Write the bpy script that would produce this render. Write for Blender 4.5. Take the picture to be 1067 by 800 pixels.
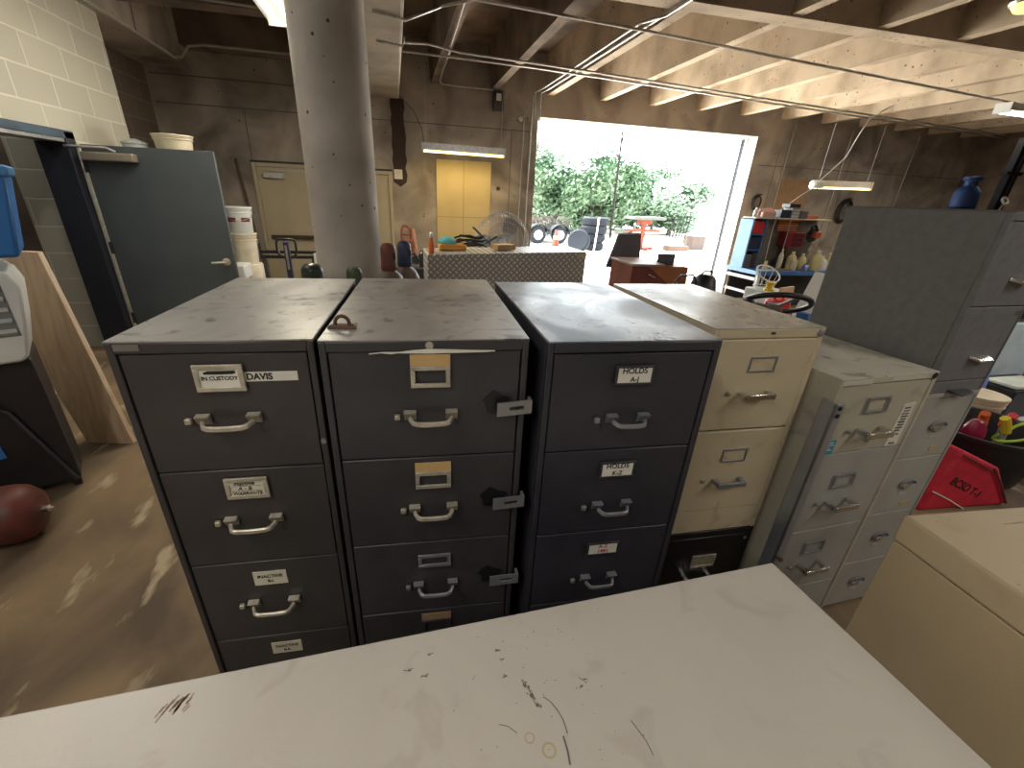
import bpy, bmesh, math, random
from mathutils import Vector, Matrix
R = math.radians
random.seed(7)
C = bpy.context.scene.collection
for o in list(bpy.data.objects): bpy.data.objects.remove(o)

# ------------------------------------------------------------------ camera
IMG_W, IMG_H = 1067, 800
FPX, PPX, PPY = 449.35, 517.2, 411.0
CAM_H = 1.741
pit, rol, yaw = R(24.56), R(2.397), R(13.131)
fw = Vector((math.sin(yaw)*math.cos(pit), math.cos(yaw)*math.cos(pit), -math.sin(pit)))
rt = Vector((math.cos(yaw), -math.sin(yaw), 0)); up = rt.cross(fw)
r2 = math.cos(rol)*rt + math.sin(rol)*up
u2 = -math.sin(rol)*rt + math.cos(rol)*up
cd = bpy.data.cameras.new('camera'); cam = bpy.data.objects.new('camera', cd); C.objects.link(cam)
cam.matrix_world = Matrix(((r2.x, u2.x, -fw.x, 0), (r2.y, u2.y, -fw.y, 0), (r2.z, u2.z, -fw.z, CAM_H), (0, 0, 0, 1)))
cd.sensor_fit = 'HORIZONTAL'; cd.sensor_width = 36; cd.lens = FPX/IMG_W*36
cd.shift_x = (IMG_W/2-PPX)/IMG_W; cd.shift_y = (PPY-IMG_H/2)/IMG_W
cd.clip_start = .02; cd.clip_end = 300
sc = bpy.context.scene; sc.camera = cam

# ------------------------------------------------------------------ light and exposure
sc.view_settings.view_transform = 'Standard'; sc.view_settings.look = 'None'
sc.view_settings.gamma = 1; sc.view_settings.use_curve_mapping = False
sc.view_settings.exposure = 0.0
w = bpy.data.worlds.new('sky'); sc.world = w; w.use_nodes = True
bg = w.node_tree.nodes['Background']; bg.inputs[0].default_value = (.86, .94, 1, 1); bg.inputs[1].default_value = 16.0
sd = bpy.data.lights.new('sun', 'SUN'); so = bpy.data.objects.new('sun', sd); C.objects.link(so)
sd.energy = 48.0; sd.angle = R(1.5); sd.color = (1, .96, .88)
so.rotation_euler = Vector((.42, -.38, -1)).to_track_quat('-Z', 'Y').to_euler()
LAMP = (1, .95, .87)
def area(name, loc, sx, sy, power, col=(1, .95, .86), rot=(0, 0, 0)):
    d = bpy.data.lights.new(name, 'AREA'); d.shape = 'RECTANGLE'; d.size = sx; d.size_y = sy; d.energy = power; d.color = col
    o = bpy.data.objects.new(name, d); C.objects.link(o); o.location = loc; o.rotation_euler = rot; return o
area('ceiling_fill_light', (6.8, 1.4, 3.36), .3, 2.4, 60, LAMP)  # added fill without a fitting, lifts the back wall and right side
area('ceiling_fill_light', (10.2, 1.4, 3.36), .3, 2.4, 30, LAMP)  # added fill for the far right of the room
area('ceiling_fill_light', (1.6, 6.2, 3.44), 1.2, .25, 22, LAMP)  # area fill without a tube fitting
area('passage_fill_light', (-4.2, 4.9, 3.2), .3, .9, 9, (1, .97, .9))  # unseen lamp added to brighten the pale passage wall
po = area('doorway_portal', (5.3, 9.75, 1.6), 5.0, 3.2, 1, rot=(R(-90), 0, R(2))); po.data.cycles.is_portal = True
area('ceiling_fill_light', (-1.5, -1.0, 3.36), .3, 2.4, 58, LAMP)  # unseen lamp added for the cabinet fronts and the beige side
area('ceiling_fill_light', (3.2, -1.2, 3.36), .3, 2.4, 50, LAMP)  # unseen lamp added behind the camera for the right-hand cabinets
area('ceiling_fill_light', (-2.0, 3.2, 3.36), .3, 2.4, 25, LAMP)  # unseen lamp added over the left corner

# ------------------------------------------------------------------ materials
MATS = {}
def mat(name, col, rough=.5, metal=0, col2=None, scale=6, mix=(.4, .65), bump=0, bscale=60, emit=0, spec=.5, detail=6, stretch=(1, 1, 1), rough2=None, dist=0):
    if name in MATS: return MATS[name]
    m = bpy.data.materials.new(name); m.use_nodes = True; n = m.node_tree.nodes; l = m.node_tree.links
    b = n['Principled BSDF']; b.inputs['Roughness'].default_value = rough; b.inputs['Metallic'].default_value = metal
    b.inputs['Base Color'].default_value = (*col, 1); b.inputs['Specular IOR Level'].default_value = spec
    tc = n.new('ShaderNodeTexCoord'); mp = n.new('ShaderNodeMapping'); mp.inputs['Scale'].default_value = stretch
    l.new(tc.outputs['Object'], mp.inputs['Vector'])
    nz = n.new('ShaderNodeTexNoise'); nz.inputs['Scale'].default_value = scale; nz.inputs['Detail'].default_value = detail; nz.inputs['Distortion'].default_value = dist
    l.new(mp.outputs[0], nz.inputs['Vector'])
    if col2 is None: col2 = tuple(c*.86 for c in col)
    rp = n.new('ShaderNodeValToRGB'); rp.color_ramp.elements[0].position = mix[0]; rp.color_ramp.elements[1].position = mix[1]
    rp.color_ramp.elements[0].color = (*col, 1); rp.color_ramp.elements[1].color = (*col2, 1)
    l.new(nz.outputs[0], rp.inputs[0]); l.new(rp.outputs[0], b.inputs['Base Color'])
    if rough2 is not None:
        mr = n.new('ShaderNodeMapRange'); mr.inputs['From Min'].default_value = mix[0]; mr.inputs['From Max'].default_value = mix[1]
        mr.inputs['To Min'].default_value = rough; mr.inputs['To Max'].default_value = rough2
        l.new(nz.outputs[0], mr.inputs[0]); l.new(mr.outputs[0], b.inputs['Roughness'])
    if bump:
        n2 = n.new('ShaderNodeTexNoise'); n2.inputs['Scale'].default_value = bscale; n2.inputs['Detail'].default_value = 5
        l.new(tc.outputs['Object'], n2.inputs['Vector'])
        bp = n.new('ShaderNodeBump'); bp.inputs['Strength'].default_value = bump; bp.inputs['Distance'].default_value = .01
        l.new(n2.outputs[0], bp.inputs['Height']); l.new(bp.outputs[0], b.inputs['Normal'])
    if emit:
        b.inputs['Emission Color'].default_value = (*col, 1); b.inputs['Emission Strength'].default_value = emit
    MATS[name] = m; return m
def worn(name, base, dirt, spot, rough=.42, scale=5):
    """painted steel with grime and scuffs of their own shape"""
    if name in MATS: return MATS[name]
    m = mat(name, base, rough, 0, dirt, scale, (.42, .68), .05, 90, rough2=rough+.18, stretch=(1, .6, 1), dist=.8)
    n = m.node_tree.nodes; l = m.node_tree.links; b = n['Principled BSDF']
    src = b.inputs['Base Color'].links[0].from_socket
    tc = n.new('ShaderNodeTexCoord'); nz = n.new('ShaderNodeTexNoise'); nz.inputs['Scale'].default_value = scale*2.6; nz.inputs['Detail'].default_value = 8; nz.inputs['Distortion'].default_value = 1.5
    l.new(tc.outputs['Object'], nz.inputs['Vector'])
    rp = n.new('ShaderNodeValToRGB'); rp.color_ramp.elements[0].position = .575; rp.color_ramp.elements[1].position = .70
    l.new(nz.outputs[0], rp.inputs[0])
    mx = n.new('ShaderNodeMix'); mx.data_type = 'RGBA'; l.new(rp.outputs[0], mx.inputs[0]); l.new(src, mx.inputs[6]); mx.inputs[7].default_value = (*spot, 1)
    l.new(mx.outputs[2], b.inputs['Base Color']); return m
def block_mat(name, col, mortar, off):
    m = bpy.data.materials.new(name); m.use_nodes = True; n = m.node_tree.nodes; l = m.node_tree.links; b = n['Principled BSDF']
    b.inputs['Roughness'].default_value = .75
    tc = n.new('ShaderNodeTexCoord'); sp = n.new('ShaderNodeSeparateXYZ'); cb = n.new('ShaderNodeCombineXYZ')
    l.new(tc.outputs['Object'], sp.inputs[0])
    ad = n.new('ShaderNodeMath'); ad.operation = 'ADD'; l.new(sp.outputs[0], ad.inputs[0]); l.new(sp.outputs[1], ad.inputs[1])
    l.new(ad.outputs[0], cb.inputs[0]); l.new(sp.outputs[2], cb.inputs[1])
    mp = n.new('ShaderNodeMapping'); mp.inputs['Location'].default_value = (off[0], off[1], 0); l.new(cb.outputs[0], mp.inputs[0])
    bk = n.new('ShaderNodeTexBrick'); bk.inputs['Scale'].default_value = 1; bk.inputs['Brick Width'].default_value = .53; bk.inputs['Row Height'].default_value = .263
    bk.inputs['Mortar Size'].default_value = .010; bk.inputs['Mortar Smooth'].default_value = .5
    bk.inputs['Color1'].default_value = (*col, 1); bk.inputs['Color2'].default_value = (*[c*.9 for c in col], 1); bk.inputs['Mortar'].default_value = (*mortar, 1)
    l.new(mp.outputs[0], bk.inputs['Vector']); l.new(bk.outputs['Color'], b.inputs['Base Color'])
    nz = n.new('ShaderNodeTexNoise'); nz.inputs['Scale'].default_value = 120; l.new(tc.outputs['Object'], nz.inputs['Vector'])
    ma = n.new('ShaderNodeMath'); ma.operation = 'MULTIPLY_ADD'; ma.inputs[1].default_value = .25; l.new(nz.outputs[0], ma.inputs[0]); 
    iv = n.new('ShaderNodeMath'); iv.operation = 'MULTIPLY'; iv.inputs[1].default_value = -.5; l.new(bk.outputs['Fac'], iv.inputs[0]); l.new(iv.outputs[0], ma.inputs[2])
    bp = n.new('ShaderNodeBump'); bp.inputs['Strength'].default_value = .5; bp.inputs['Distance'].default_value = .01
    l.new(ma.outputs[0], bp.inputs['Height']); l.new(bp.outputs[0], b.inputs['Normal']); return m
def plate_mat():
    m = bpy.data.materials.new('diamond_plate'); m.use_nodes = True; n = m.node_tree.nodes; l = m.node_tree.links; b = n['Principled BSDF']
    b.inputs['Metallic'].default_value = .35; b.inputs['Roughness'].default_value = .40
    tc = n.new('ShaderNodeTexCoord'); mp = n.new('ShaderNodeMapping'); mp.inputs['Rotation'].default_value = (0, R(45), 0); mp.inputs['Scale'].default_value = (22, 22, 22)
    l.new(tc.outputs['Object'], mp.inputs[0]); sp = n.new('ShaderNodeSeparateXYZ'); l.new(mp.outputs[0], sp.inputs[0])
    def M(op, a, bb=None):
        q = n.new('ShaderNodeMath'); q.operation = op
        for i, v in enumerate((a, bb)):
            if v is None: continue
            if isinstance(v, (int, float)): q.inputs[i].default_value = v
            else: l.new(v, q.inputs[i])
        return q.outputs[0]
    fx = M('FRACT', sp.outputs[0]); fz = M('FRACT', sp.outputs[2])
    par = M('FLOORED_MODULO', M('ADD', M('FLOOR', sp.outputs[0]), M('FLOOR', sp.outputs[2])), 2)
    cx = M('ABSOLUTE', M('SUBTRACT', fx, .5)); cz = M('ABSOLUTE', M('SUBTRACT', fz, .5))
    a = M('ADD', M('MULTIPLY', cx, 2.1), M('MULTIPLY', cz, 5.5)); c2 = M('ADD', M('MULTIPLY', cx, 5.5), M('MULTIPLY', cz, 2.1))
    mx = n.new('ShaderNodeMix'); l.new(par, mx.inputs[0]); l.new(a, mx.inputs[2]); l.new(c2, mx.inputs[3])
    ra = n.new('ShaderNodeValToRGB'); ra.color_ramp.elements[0].position = .25; ra.color_ramp.elements[1].position = .31
    ra.color_ramp.elements[0].color = (.80, .77, .70, 1); ra.color_ramp.elements[1].color = (.34, .33, .32, 1)
    l.new(M('MULTIPLY', mx.outputs[0], .25), ra.inputs[0]); l.new(ra.outputs[0], b.inputs['Base Color'])
    bp = n.new('ShaderNodeBump'); bp.inputs['Strength'].default_value = .8; bp.inputs['Distance'].default_value = .004
    l.new(ra.outputs[0], bp.inputs['Height']); l.new(bp.outputs[0], b.inputs['Normal']); return m

charcoal = mat('charcoal_paint', (.050, .044, .043), .42, 0, (.042, .037, .036), 9, bump=.04, bscale=160)
charcoal2 = mat('slate_paint', (.048, .045, .048), .42, 0, (.038, .036, .039), 9, bump=.04, bscale=160)
charcoal3 = mat('blue_black_paint', (.036, .035, .045), .40, 0, (.029, .029, .038), 9, bump=.04, bscale=160)
black_paint = mat('black_paint', (.012, .012, .014), .35)
cream = worn('cream_paint', (.62, .53, .36), (.56, .47, .31), (.50, .40, .26), .42, 3)
putty = worn('putty_paint', (.50, .46, .36), (.45, .42, .33), (.38, .35, .27), .42, 3)
silver_grey = mat('silver_grey_paint', (.38, .375, .345), .40, 0, (.33, .325, .30), 5)
grey_dark = mat('grey_crackle_paint', (.17, .168, .172), .55, 0, (.145, .143, .147), 30, bump=.15, bscale=220)
top_grey = worn('worn_grey_sheen_top', (.30, .285, .26), (.21, .20, .185), (.06, .06, .065), .34, 5)  # worn paint, lightened well above the fronts for the sky it reflects
top_grey2 = worn('worn_grey_sheen_top_rusty', (.31, .295, .28), (.22, .18, .155), (.085, .08, .08), .32, 5)  # wear and rust, with the sky sheen lightening the base colour
top_blue = worn('worn_blue_sheen_top', (.25, .275, .32), (.17, .19, .23), (.05, .05, .06), .26, 6)  # wear plus a blue sky reflection put into the base colour
top_cream = worn('worn_cream_top', (.48, .46, .40), (.36, .345, .31), (.22, .20, .17), .26, 5)
top_putty = worn('worn_pale_top', (.60, .57, .47), (.50, .47, .39), (.34, .30, .22), .38, 4)
chrome = mat('chrome', (.75, .74, .70), .22, 1)
nickel = mat('old_nickel', (.58, .53, .43), .42, .45, (.42, .38, .30), 40)
pewter = mat('pewter', (.30, .30, .32), .40, .5)
steel = mat('galvanised_steel', (.55, .55, .54), .42, .8, (.42, .42, .42), 20)
dark_steel = mat('dark_steel', (.08, .08, .085), .45, .6)
rusty = mat('rusty_steel', (.10, .065, .045), .7, .3, (.16, .075, .04), 40)
card = mat('paper_card', (.70, .66, .52), .8)
card_white = mat('white_label', (.78, .75, .66), .7)
manila = mat('manila_card', (.60, .40, .17), .8)
ink = mat('black_ink', (.015, .014, .013), .7)
red_ink = mat('red_ink', (.45, .03, .025), .7)
white_enamel = worn('white_enamel', (.70, .655, .58), (.65, .60, .53), (.62, .57, .50), .30, 3)
beige = mat('beige_paint', (.56, .45, .285), .45, 0, (.52, .415, .26), 4, bump=.04, bscale=160)
beige_top = worn('beige_top_paint', (.60, .49, .32), (.56, .45, .29), (.52, .41, .26), .45, 3)
concrete = mat('stained_concrete', (.46, .405, .345), .85, 0, (.17, .145, .125), 1.3, (.36, .68), .35, 35, detail=9, dist=.5)
concrete_beam = mat('lit_concrete', (.60, .50, .38), .85, 0, (.38, .30, .215), 2.2, (.40, .70), .3, 40, detail=9)  # lighter copy for ribs that catch bounced daylight
concrete_dark = mat('shaded_concrete', (.235, .18, .14), .9, 0, (.10, .075, .06), 2.2, (.35, .7), .3, 30, detail=9)  # darker copy of the concrete, shade of the dim bays in its colour
column_mat = mat('column_concrete', (.47, .43, .38), .8, 0, (.30, .265, .23), 2.2, (.35, .72), .25, 50, detail=9)
def pits(m, scale, size, col):
    """small blow-holes in cast concrete"""
    n = m.node_tree.nodes; l = m.node_tree.links; b = n['Principled BSDF']; src = b.inputs['Base Color'].links[0].from_socket
    tc = n.new('ShaderNodeTexCoord'); v = n.new('ShaderNodeTexVoronoi'); v.inputs['Scale'].default_value = scale; l.new(tc.outputs['Object'], v.inputs['Vector'])
    nz = n.new('ShaderNodeTexNoise'); nz.inputs['Scale'].default_value = 1.7; l.new(tc.outputs['Object'], nz.inputs['Vector'])
    mu = n.new('ShaderNodeMath'); mu.operation = 'MULTIPLY'; mu.inputs[1].default_value = size*2; l.new(nz.outputs[0], mu.inputs[0])
    lt = n.new('ShaderNodeMath'); lt.operation = 'LESS_THAN'; l.new(v.outputs['Distance'], lt.inputs[0]); l.new(mu.outputs[0], lt.inputs[1])
    mx = n.new('ShaderNodeMix'); mx.data_type = 'RGBA'; l.new(lt.outputs[0], mx.inputs[0]); l.new(src, mx.inputs[6]); mx.inputs[7].default_value = (*col, 1)
    l.new(mx.outputs[2], b.inputs['Base Color'])
pits(column_mat, 9, .085, (.07, .06, .05)); pits(concrete, 6, .07, (.06, .048, .04)); pits(concrete_beam, 10, .11, (.16, .115, .075))
floor_mat = mat('floor_concrete', (.27, .185, .10), .75, 0, (.105, .072, .045), 1.3, (.36, .66), .25, 30, detail=9, stretch=(1.6, .8, 1), dist=.6)
n_ = floor_mat.node_tree.nodes; l_ = floor_mat.node_tree.links
_tc = n_.new('ShaderNodeTexCoord'); _mp = n_.new('ShaderNodeMapping'); _mp.inputs['Rotation'].default_value = (0, 0, R(-35)); _mp.inputs['Scale'].default_value = (3.2, 1.1, 1)
_nz = n_.new('ShaderNodeTexNoise'); _nz.inputs['Scale'].default_value = 2.1; _nz.inputs['Detail'].default_value = 7
_rp = n_.new('ShaderNodeValToRGB'); _rp.color_ramp.elements[0].position = .60; _rp.color_ramp.elements[1].position = .68
_mx = n_.new('ShaderNodeMix'); _mx.data_type = 'RGBA'; _mx.inputs[7].default_value = (.44, .35, .23, 1)
_src = n_['Principled BSDF'].inputs['Base Color'].links[0].from_socket
l_.new(_tc.outputs['Object'], _mp.inputs[0]); l_.new(_mp.outputs[0], _nz.inputs['Vector']); l_.new(_nz.outputs[0], _rp.inputs[0]); l_.new(_rp.outputs[0], _mx.inputs[0]); l_.new(_src, _mx.inputs[6]); l_.new(_mx.outputs[2], n_['Principled BSDF'].inputs['Base Color'])
cmu_pale = block_mat('pale_block', (.50, .475, .385), (.66, .63, .53), (.09, .02))
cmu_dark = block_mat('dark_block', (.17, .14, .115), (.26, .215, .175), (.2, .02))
door_slate = mat('slate_door_paint', (.078, .094, .105), .45, 0, (.068, .082, .092), 3)
frame_blue = mat('blue_frame_paint', (.075, .115, .165), .45, 0, (.04, .055, .08), 3)
frame_dark = mat('navy_frame_paint', (.022, .026, .036), .45)
door_beige = mat('beige_door_paint', (.50, .44, .30), .55, 0, (.46, .40, .27), 3)
ply_yellow = mat('yellow_plywood', (.60, .49, .26), .7, 0, (.54, .43, .22), 2)
wood = mat('raw_board', (.64, .48, .33), .65, 0, (.44, .30, .19), 2.4, (.35, .7), .1, 60, stretch=(7, 7, .9), dist=1.2)
wood_dark = mat('old_stick', (.13, .085, .055), .8, 0, (.08, .05, .03), 8)
desk_wood = mat('mahogany', (.20, .055, .040), .5, 0, (.15, .04, .03), 5)
desk_orange = mat('oak_face', (.42, .16, .06), .5, 0, (.34, .12, .04), 5)
plast_white = mat('white_plastic', (.74, .76, .74), .4, 0, (.68, .70, .69), 6)
plast_cream = mat('cream_plastic', (.70, .64, .49), .5, 0, (.62, .55, .41), 6)
plast_blue = mat('blue_plastic', (.045, .21, .60), .38, 0, (.04, .19, .55), 6)
plast_black = mat('black_plastic', (.013, .013, .015), .4)
matte_black = mat('matte_black', (.010, .010, .011), .9, spec=.1)
rubber = mat('rubber', (.010, .012, .016), .8, spec=.15)
yard_orange = mat('yard_orange_steel', (.12, .022, .010), .6, spec=.2)  # orange darkened so the strong yard daylight does not bleach it
red_paint = mat('rust_red_paint', (.15, .036, .026), .5, 0, (.075, .026, .02), 8, bump=.1)
red_bright = mat('red_fabric', (.62, .022, .05), .7, 0, (.50, .015, .04), 9, bump=.2, bscale=60)
orange = mat('orange_paint', (.75, .15, .03), .5)
brown_tank = mat('brown_tank', (.15, .105, .085), .5, 0, (.10, .07, .055), 9)
blue_tank = mat('navy_tank', (.030, .045, .105), .45)
green_tank = mat('green_tank', (.055, .085, .040), .45, 0, (.04, .06, .03), 8)
yellow = mat('yellow_plastic', (.75, .55, .03), .5)
bench_blue = mat('bench_blue', (.055, .19, .50), .5, 0, (.05, .16, .44), 4)
bench_pale = mat('pale_blue_panel', (.20, .42, .72), .5)
glow_white = mat('lit_tube', (1, .90, .72), .5, emit=14)
glow_yellow = mat('lit_yellow_tube', (1, .74, .26), .5, emit=4)
glow_cool = mat('lit_cool_tube', (1, .93, .80), .5, emit=9)
glow_amber = mat('lit_amber_lamp', (1, .55, .10), .5, emit=4)
cardboard = mat('cardboard', (.36, .23, .13), .85)
lime = mat('lime_cord', (.45, .65, .04), .5)
pink = mat('pink_paper', (.75, .40, .38), .7)
teal = mat('teal_cloth', (.10, .40, .42), .8)
maroon = mat('maroon_cloth', (.16, .022, .03), .8)
leaf1 = mat("leaf_pale", (.065, .12, .06), .6, 0, (.10, .165, .095), 3)
leaf2 = mat("leaf_mid", (.048, .092, .044), .6, 0, (.08, .135, .075), 3)
bark = mat('bark', (.10, .075, .055), .9)
gravel = mat('gravel', (.66, .61, .53), .9, 0, (.56, .51, .43), .8, detail=8)
white_wall = mat('white_siding', (.80, .80, .78), .6)
hose = mat('black_hose', (.015, .015, .016), .45)
plate_m = plate_mat()

# ------------------------------------------------------------------ mesh helpers
class MB:
    def __init__(s): s.bm = bmesh.new()
    def face(s, pts):
        vs = [s.bm.verts.new(p) for p in pts]
        try: s.bm.faces.new(vs)
        except ValueError: pass
    def hexa(s, p):          # 8 points: bottom loop 0-3, top loop 4-7
        v = [s.bm.verts.new(q) for q in p]
        for f in ((3, 2, 1, 0), (4, 5, 6, 7), (0, 1, 5, 4), (1, 2, 6, 5), (2, 3, 7, 6), (3, 0, 4, 7)): s.bm.faces.new([v[i] for i in f])
        return s
    def box(s, x0, x1, y0, y1, z0, z1):
        return s.hexa([(x0, y0, z0), (x1, y0, z0), (x1, y1, z0), (x0, y1, z0), (x0, y0, z1), (x1, y0, z1), (x1, y1, z1), (x0, y1, z1)])
    def rbox(s, c, size, rot):
        m = Matrix.Translation(c) @ rot.to_4x4() if not isinstance(rot, tuple) else Matrix.Translation(c) @ __import__('mathutils').Euler(rot).to_matrix().to_4x4()
        a, b, d = [q/2 for q in size]
        return s.hexa([m @ Vector(q) for q in ((-a, -b, -d), (a, -b, -d), (a, b, -d), (-a, b, -d), (-a, -b, d), (a, -b, d), (a, b, d), (-a, b, d))])
    def tube(s, pts, r, seg=8, closed=False, r1=None):
        pts = [Vector(p) for p in pts]; n = len(pts); rings = []
        prev = None
        for i, p in enumerate(pts):
            if closed: t = (pts[(i+1) % n]-pts[i-1]).normalized()
            else: t = (pts[min(i+1, n-1)]-pts[max(i-1, 0)]).normalized()
            if prev is None: a = t.orthogonal().normalized()
            else: a = (prev-t*prev.dot(t)).normalized()
            prev = a; b = t.cross(a)
            rr = r if r1 is None else r+(r1-r)*i/max(n-1, 1)
            rings.append([s.bm.verts.new(p+(a*math.cos(2*math.pi*k/seg)+b*math.sin(2*math.pi*k/seg))*rr) for k in range(seg)])
        for i in range(n if closed else n-1):
            A, B = rings[i], rings[(i+1) % n]
            for k in range(seg): s.bm.faces.new((A[k], A[(k+1) % seg], B[(k+1) % seg], B[k]))
        if not closed:
            s.bm.faces.new(rings[0][::-1]); s.bm.faces.new(rings[-1])
        return s
    def lathe(s, prof, c=(0, 0, 0), seg=24, axis=None):
        q = Vector((0, 0, 1)).rotation_difference(Vector(axis)) if axis else None
        rings = []
        for r, z in prof:
            ring = []
            for k in range(seg):
                a = 2*math.pi*k/seg; p = Vector((r*math.cos(a), r*math.sin(a), z))
                if q: p = q @ p
                ring.append(s.bm.verts.new(p+Vector(c)))
            rings.append(ring)
        for A, B in zip(rings, rings[1:]):
            for k in range(seg): s.bm.faces.new((A[k], A[(k+1) % seg], B[(k+1) % seg], B[k]))
        s.bm.faces.new(rings[0][::-1]); s.bm.faces.new(rings[-1]); return s
    def ring(s, c, R_, r, seg=28, tseg=6, rot=None):
        pts = []
        for k in range(seg):
            a = 2*math.pi*k/seg; p = Vector((R_*math.cos(a), R_*math.sin(a), 0))
            if rot is not None: p = rot @ p
            pts.append(p+Vector(c))
        return s.tube(pts, r, tseg, True)
    def prism(s, poly, y0, y1):    # poly in x,z
        a = [s.bm.verts.new((x, y0, z)) for x, z in poly]; b = [s.bm.verts.new((x, y1, z)) for x, z in poly]
        s.bm.faces.new(a); s.bm.faces.new(b[::-1]); n = len(poly)
        for i in range(n): s.bm.faces.new((a[i], b[i], b[(i+1) % n], a[(i+1) % n]))
        return s
    def build(s, name, m, parent=None, loc=(0, 0, 0), rot=(0, 0, 0), bevel=0, smooth=True, label=None):
        bmesh.ops.recalc_face_normals(s.bm, faces=s.bm.faces)
        me = bpy.data.meshes.new(name); s.bm.to_mesh(me); s.bm.free()
        me.materials.append(m)
        if smooth and len(me.polygons):
            me.shade_smooth(); me.set_sharp_from_angle(angle=R(38))
        o = bpy.data.objects.new(name, me); C.objects.link(o); o.parent = parent; o.location = loc; o.rotation_euler = rot
        if bevel:
            md = o.modifiers.new('bevel', 'BEVEL'); md.width = bevel; md.segments = 2; md.limit_method = 'ANGLE'; md.angle_limit = R(40)
        if label: o['label'] = label
        return o
def tag(o, label, cat, group=None, kind=None):
    o['label'] = label; o['category'] = cat
    if group: o['group'] = group
    if kind: o['kind'] = kind
    return o
def struct(o): o['kind'] = 'structure'; return o
def thing(name, label, cat, loc=(0, 0, 0), rz=0, group=None):
    o = bpy.data.objects.new(name, None); C.objects.link(o); o.empty_display_size = .1
    o.location = loc; o.rotation_euler = (0, 0, rz); return tag(o, label, cat, group)
def copy_tree(o, parent=None):
    c = o.copy(); C.objects.link(c)
    if parent: c.parent = parent
    for ch in list(o.children): copy_tree(ch, c)
    return c
def text(s, size, m, parent, loc, rot=(R(90), 0, 0), align='CENTER', name='lettering', sx=1.0, shear=0, fat=0):
    cu = bpy.data.curves.new('t', 'FONT'); cu.body = s; cu.size = size; cu.align_x = align; cu.align_y = 'CENTER'; cu.extrude = .0003; cu.shear = shear; cu.offset = fat
    t = bpy.data.objects.new('t', cu); C.objects.link(t)
    bpy.context.view_layer.update()
    me = bpy.data.meshes.new_from_object(t.evaluated_get(bpy.context.evaluated_depsgraph_get()))
    bpy.data.objects.remove(t); me.materials.clear(); me.materials.append(m)
    o = bpy.data.objects.new(name, me); C.objects.link(o); o.parent = parent; o.location = loc; o.rotation_euler = rot; o.scale = (sx, 1, 1); return o
def arc(n, f): return [f(i/(n-1)) for i in range(n)]

# ------------------------------------------------------------------ room shell
WA = R(2.03); WY = 9.195                       # the back wall runs at a slight angle
def wall_y(x): return WY + x*math.tan(WA)
GX0, GX1, GZ = 2.77, 7.84, 3.16                # garage opening
struct(MB().box(-6.5, 14.6, -4.2, 9.9, -.2, 0).build('floor', floor_mat))
root_rot = (0, 0, WA)
bw = MB()
bw.box(-4.2, GX0, 0, .42, -.2, 4.3); bw.box(GX0, GX1, 0, .42, GZ, 4.3); bw.box(GX1, 15, 0, .42, -.2, 4.3)
struct(bw.build('wall_back', concrete, None, (0, WY, 0), root_rot, smooth=False))
struct(MB().box(14.4, 14.7, -4.2, 9.9, -.2, 4.3).build('wall_right', concrete_dark, smooth=False))
struct(MB().box(-6.5, 14.7, -4.4, -4.1, -.2, 4.3).build('wall_front', concrete, smooth=False))
lw = MB(); FY0, FY1, FZ = 4.36, 5.50, 2.09
lw.box(-3.23, -3.03, -4.2, FY0, 0, 3.6); lw.box(-3.23, -3.03, FY1, 6.71, 0, 3.6); lw.box(-3.23, -3.03, FY0, FY1, FZ, 3.6)
struct(lw.build('wall_left', cmu_pale, smooth=False))
struct(MB().box(-3.85, -3.65, 6.5, 9.6, 0, 3.6).build('wall_recess', cmu_dark, smooth=False))
struct(MB().box(-3.85, -3.23, 6.55, 6.71, 0, 3.6).build('wall_return', cmu_dark, smooth=False))
struct(MB().box(-3.62, -3.24, 5.62, 5.82, 0, 3.2).build('wall_passage', cmu_pale, smooth=False))
struct(MB().box(-6.5, -6.3, -4.2, 9.0, 0, 4.3).build('wall_beyond', concrete_dark, smooth=False))
struct(MB().box(-6.5, -3.55, 5.825, 6.0, 0, 4.3).build('wall_hallway', concrete_dark, smooth=False))
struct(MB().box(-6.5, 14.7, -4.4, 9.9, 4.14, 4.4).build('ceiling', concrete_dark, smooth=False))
# downstand beams and ribs
def joist(x, y0, y1, zb, w0, w1, m, zt=4.16):
    return struct(MB().hexa([(x-w0/2, y0, zb), (x+w0/2, y0, zb), (x+w0/2, y1, zb), (x-w0/2, y1, zb), (x-w1/2, y0, zt), (x+w1/2, y0, zt), (x+w1/2, y1, zt), (x-w1/2, y1, zt)]).build('ceiling_beam', m, smooth=False))
for i in range(13):
    x = .80+1.085*i if i else .80
    if x > 14.2: break
    joist(x, 4.98, wall_y(x)+.01, 3.52, .13, .26, concrete_beam if i > 1 else concrete_dark)  # left ribs take the shaded colour, the rest the lit one
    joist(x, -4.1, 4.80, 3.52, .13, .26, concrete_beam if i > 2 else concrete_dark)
struct(MB().box(.2, 14.4, 4.78, 5.0, 3.50, 4.16).build('ceiling_beam', concrete_beam, smooth=False))
struct(MB().box(-.80, .175, -4.1, 9.2, 3.24, 4.16).build('ceiling_beam', column_mat, bevel=.03, smooth=False))
struct(MB().box(-3.7, -2.98, -4.1, 9.1, 3.38, 4.16).build('ceiling_beam', concrete, smooth=False))
struct(MB().box(-2.98, -.8, 6.9, 7.15, 3.62, 4.16).build('ceiling_beam', concrete_dark, smooth=False))
struct(MB().box(-2.98, -.8, 3.9, 4.15, 3.62, 4.16).build('ceiling_beam', concrete_dark, smooth=False))
struct(MB().box(-2.98, -.8, 8.75, 9.2, 3.62, 4.16).build('ceiling_beam', concrete_dark, smooth=False))
# round column
cl = MB().lathe([(.262, 0), (.262, 3.41)], (-.40, 4.0, 0), 48).build('round_column', column_mat)
struct(cl)
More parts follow.
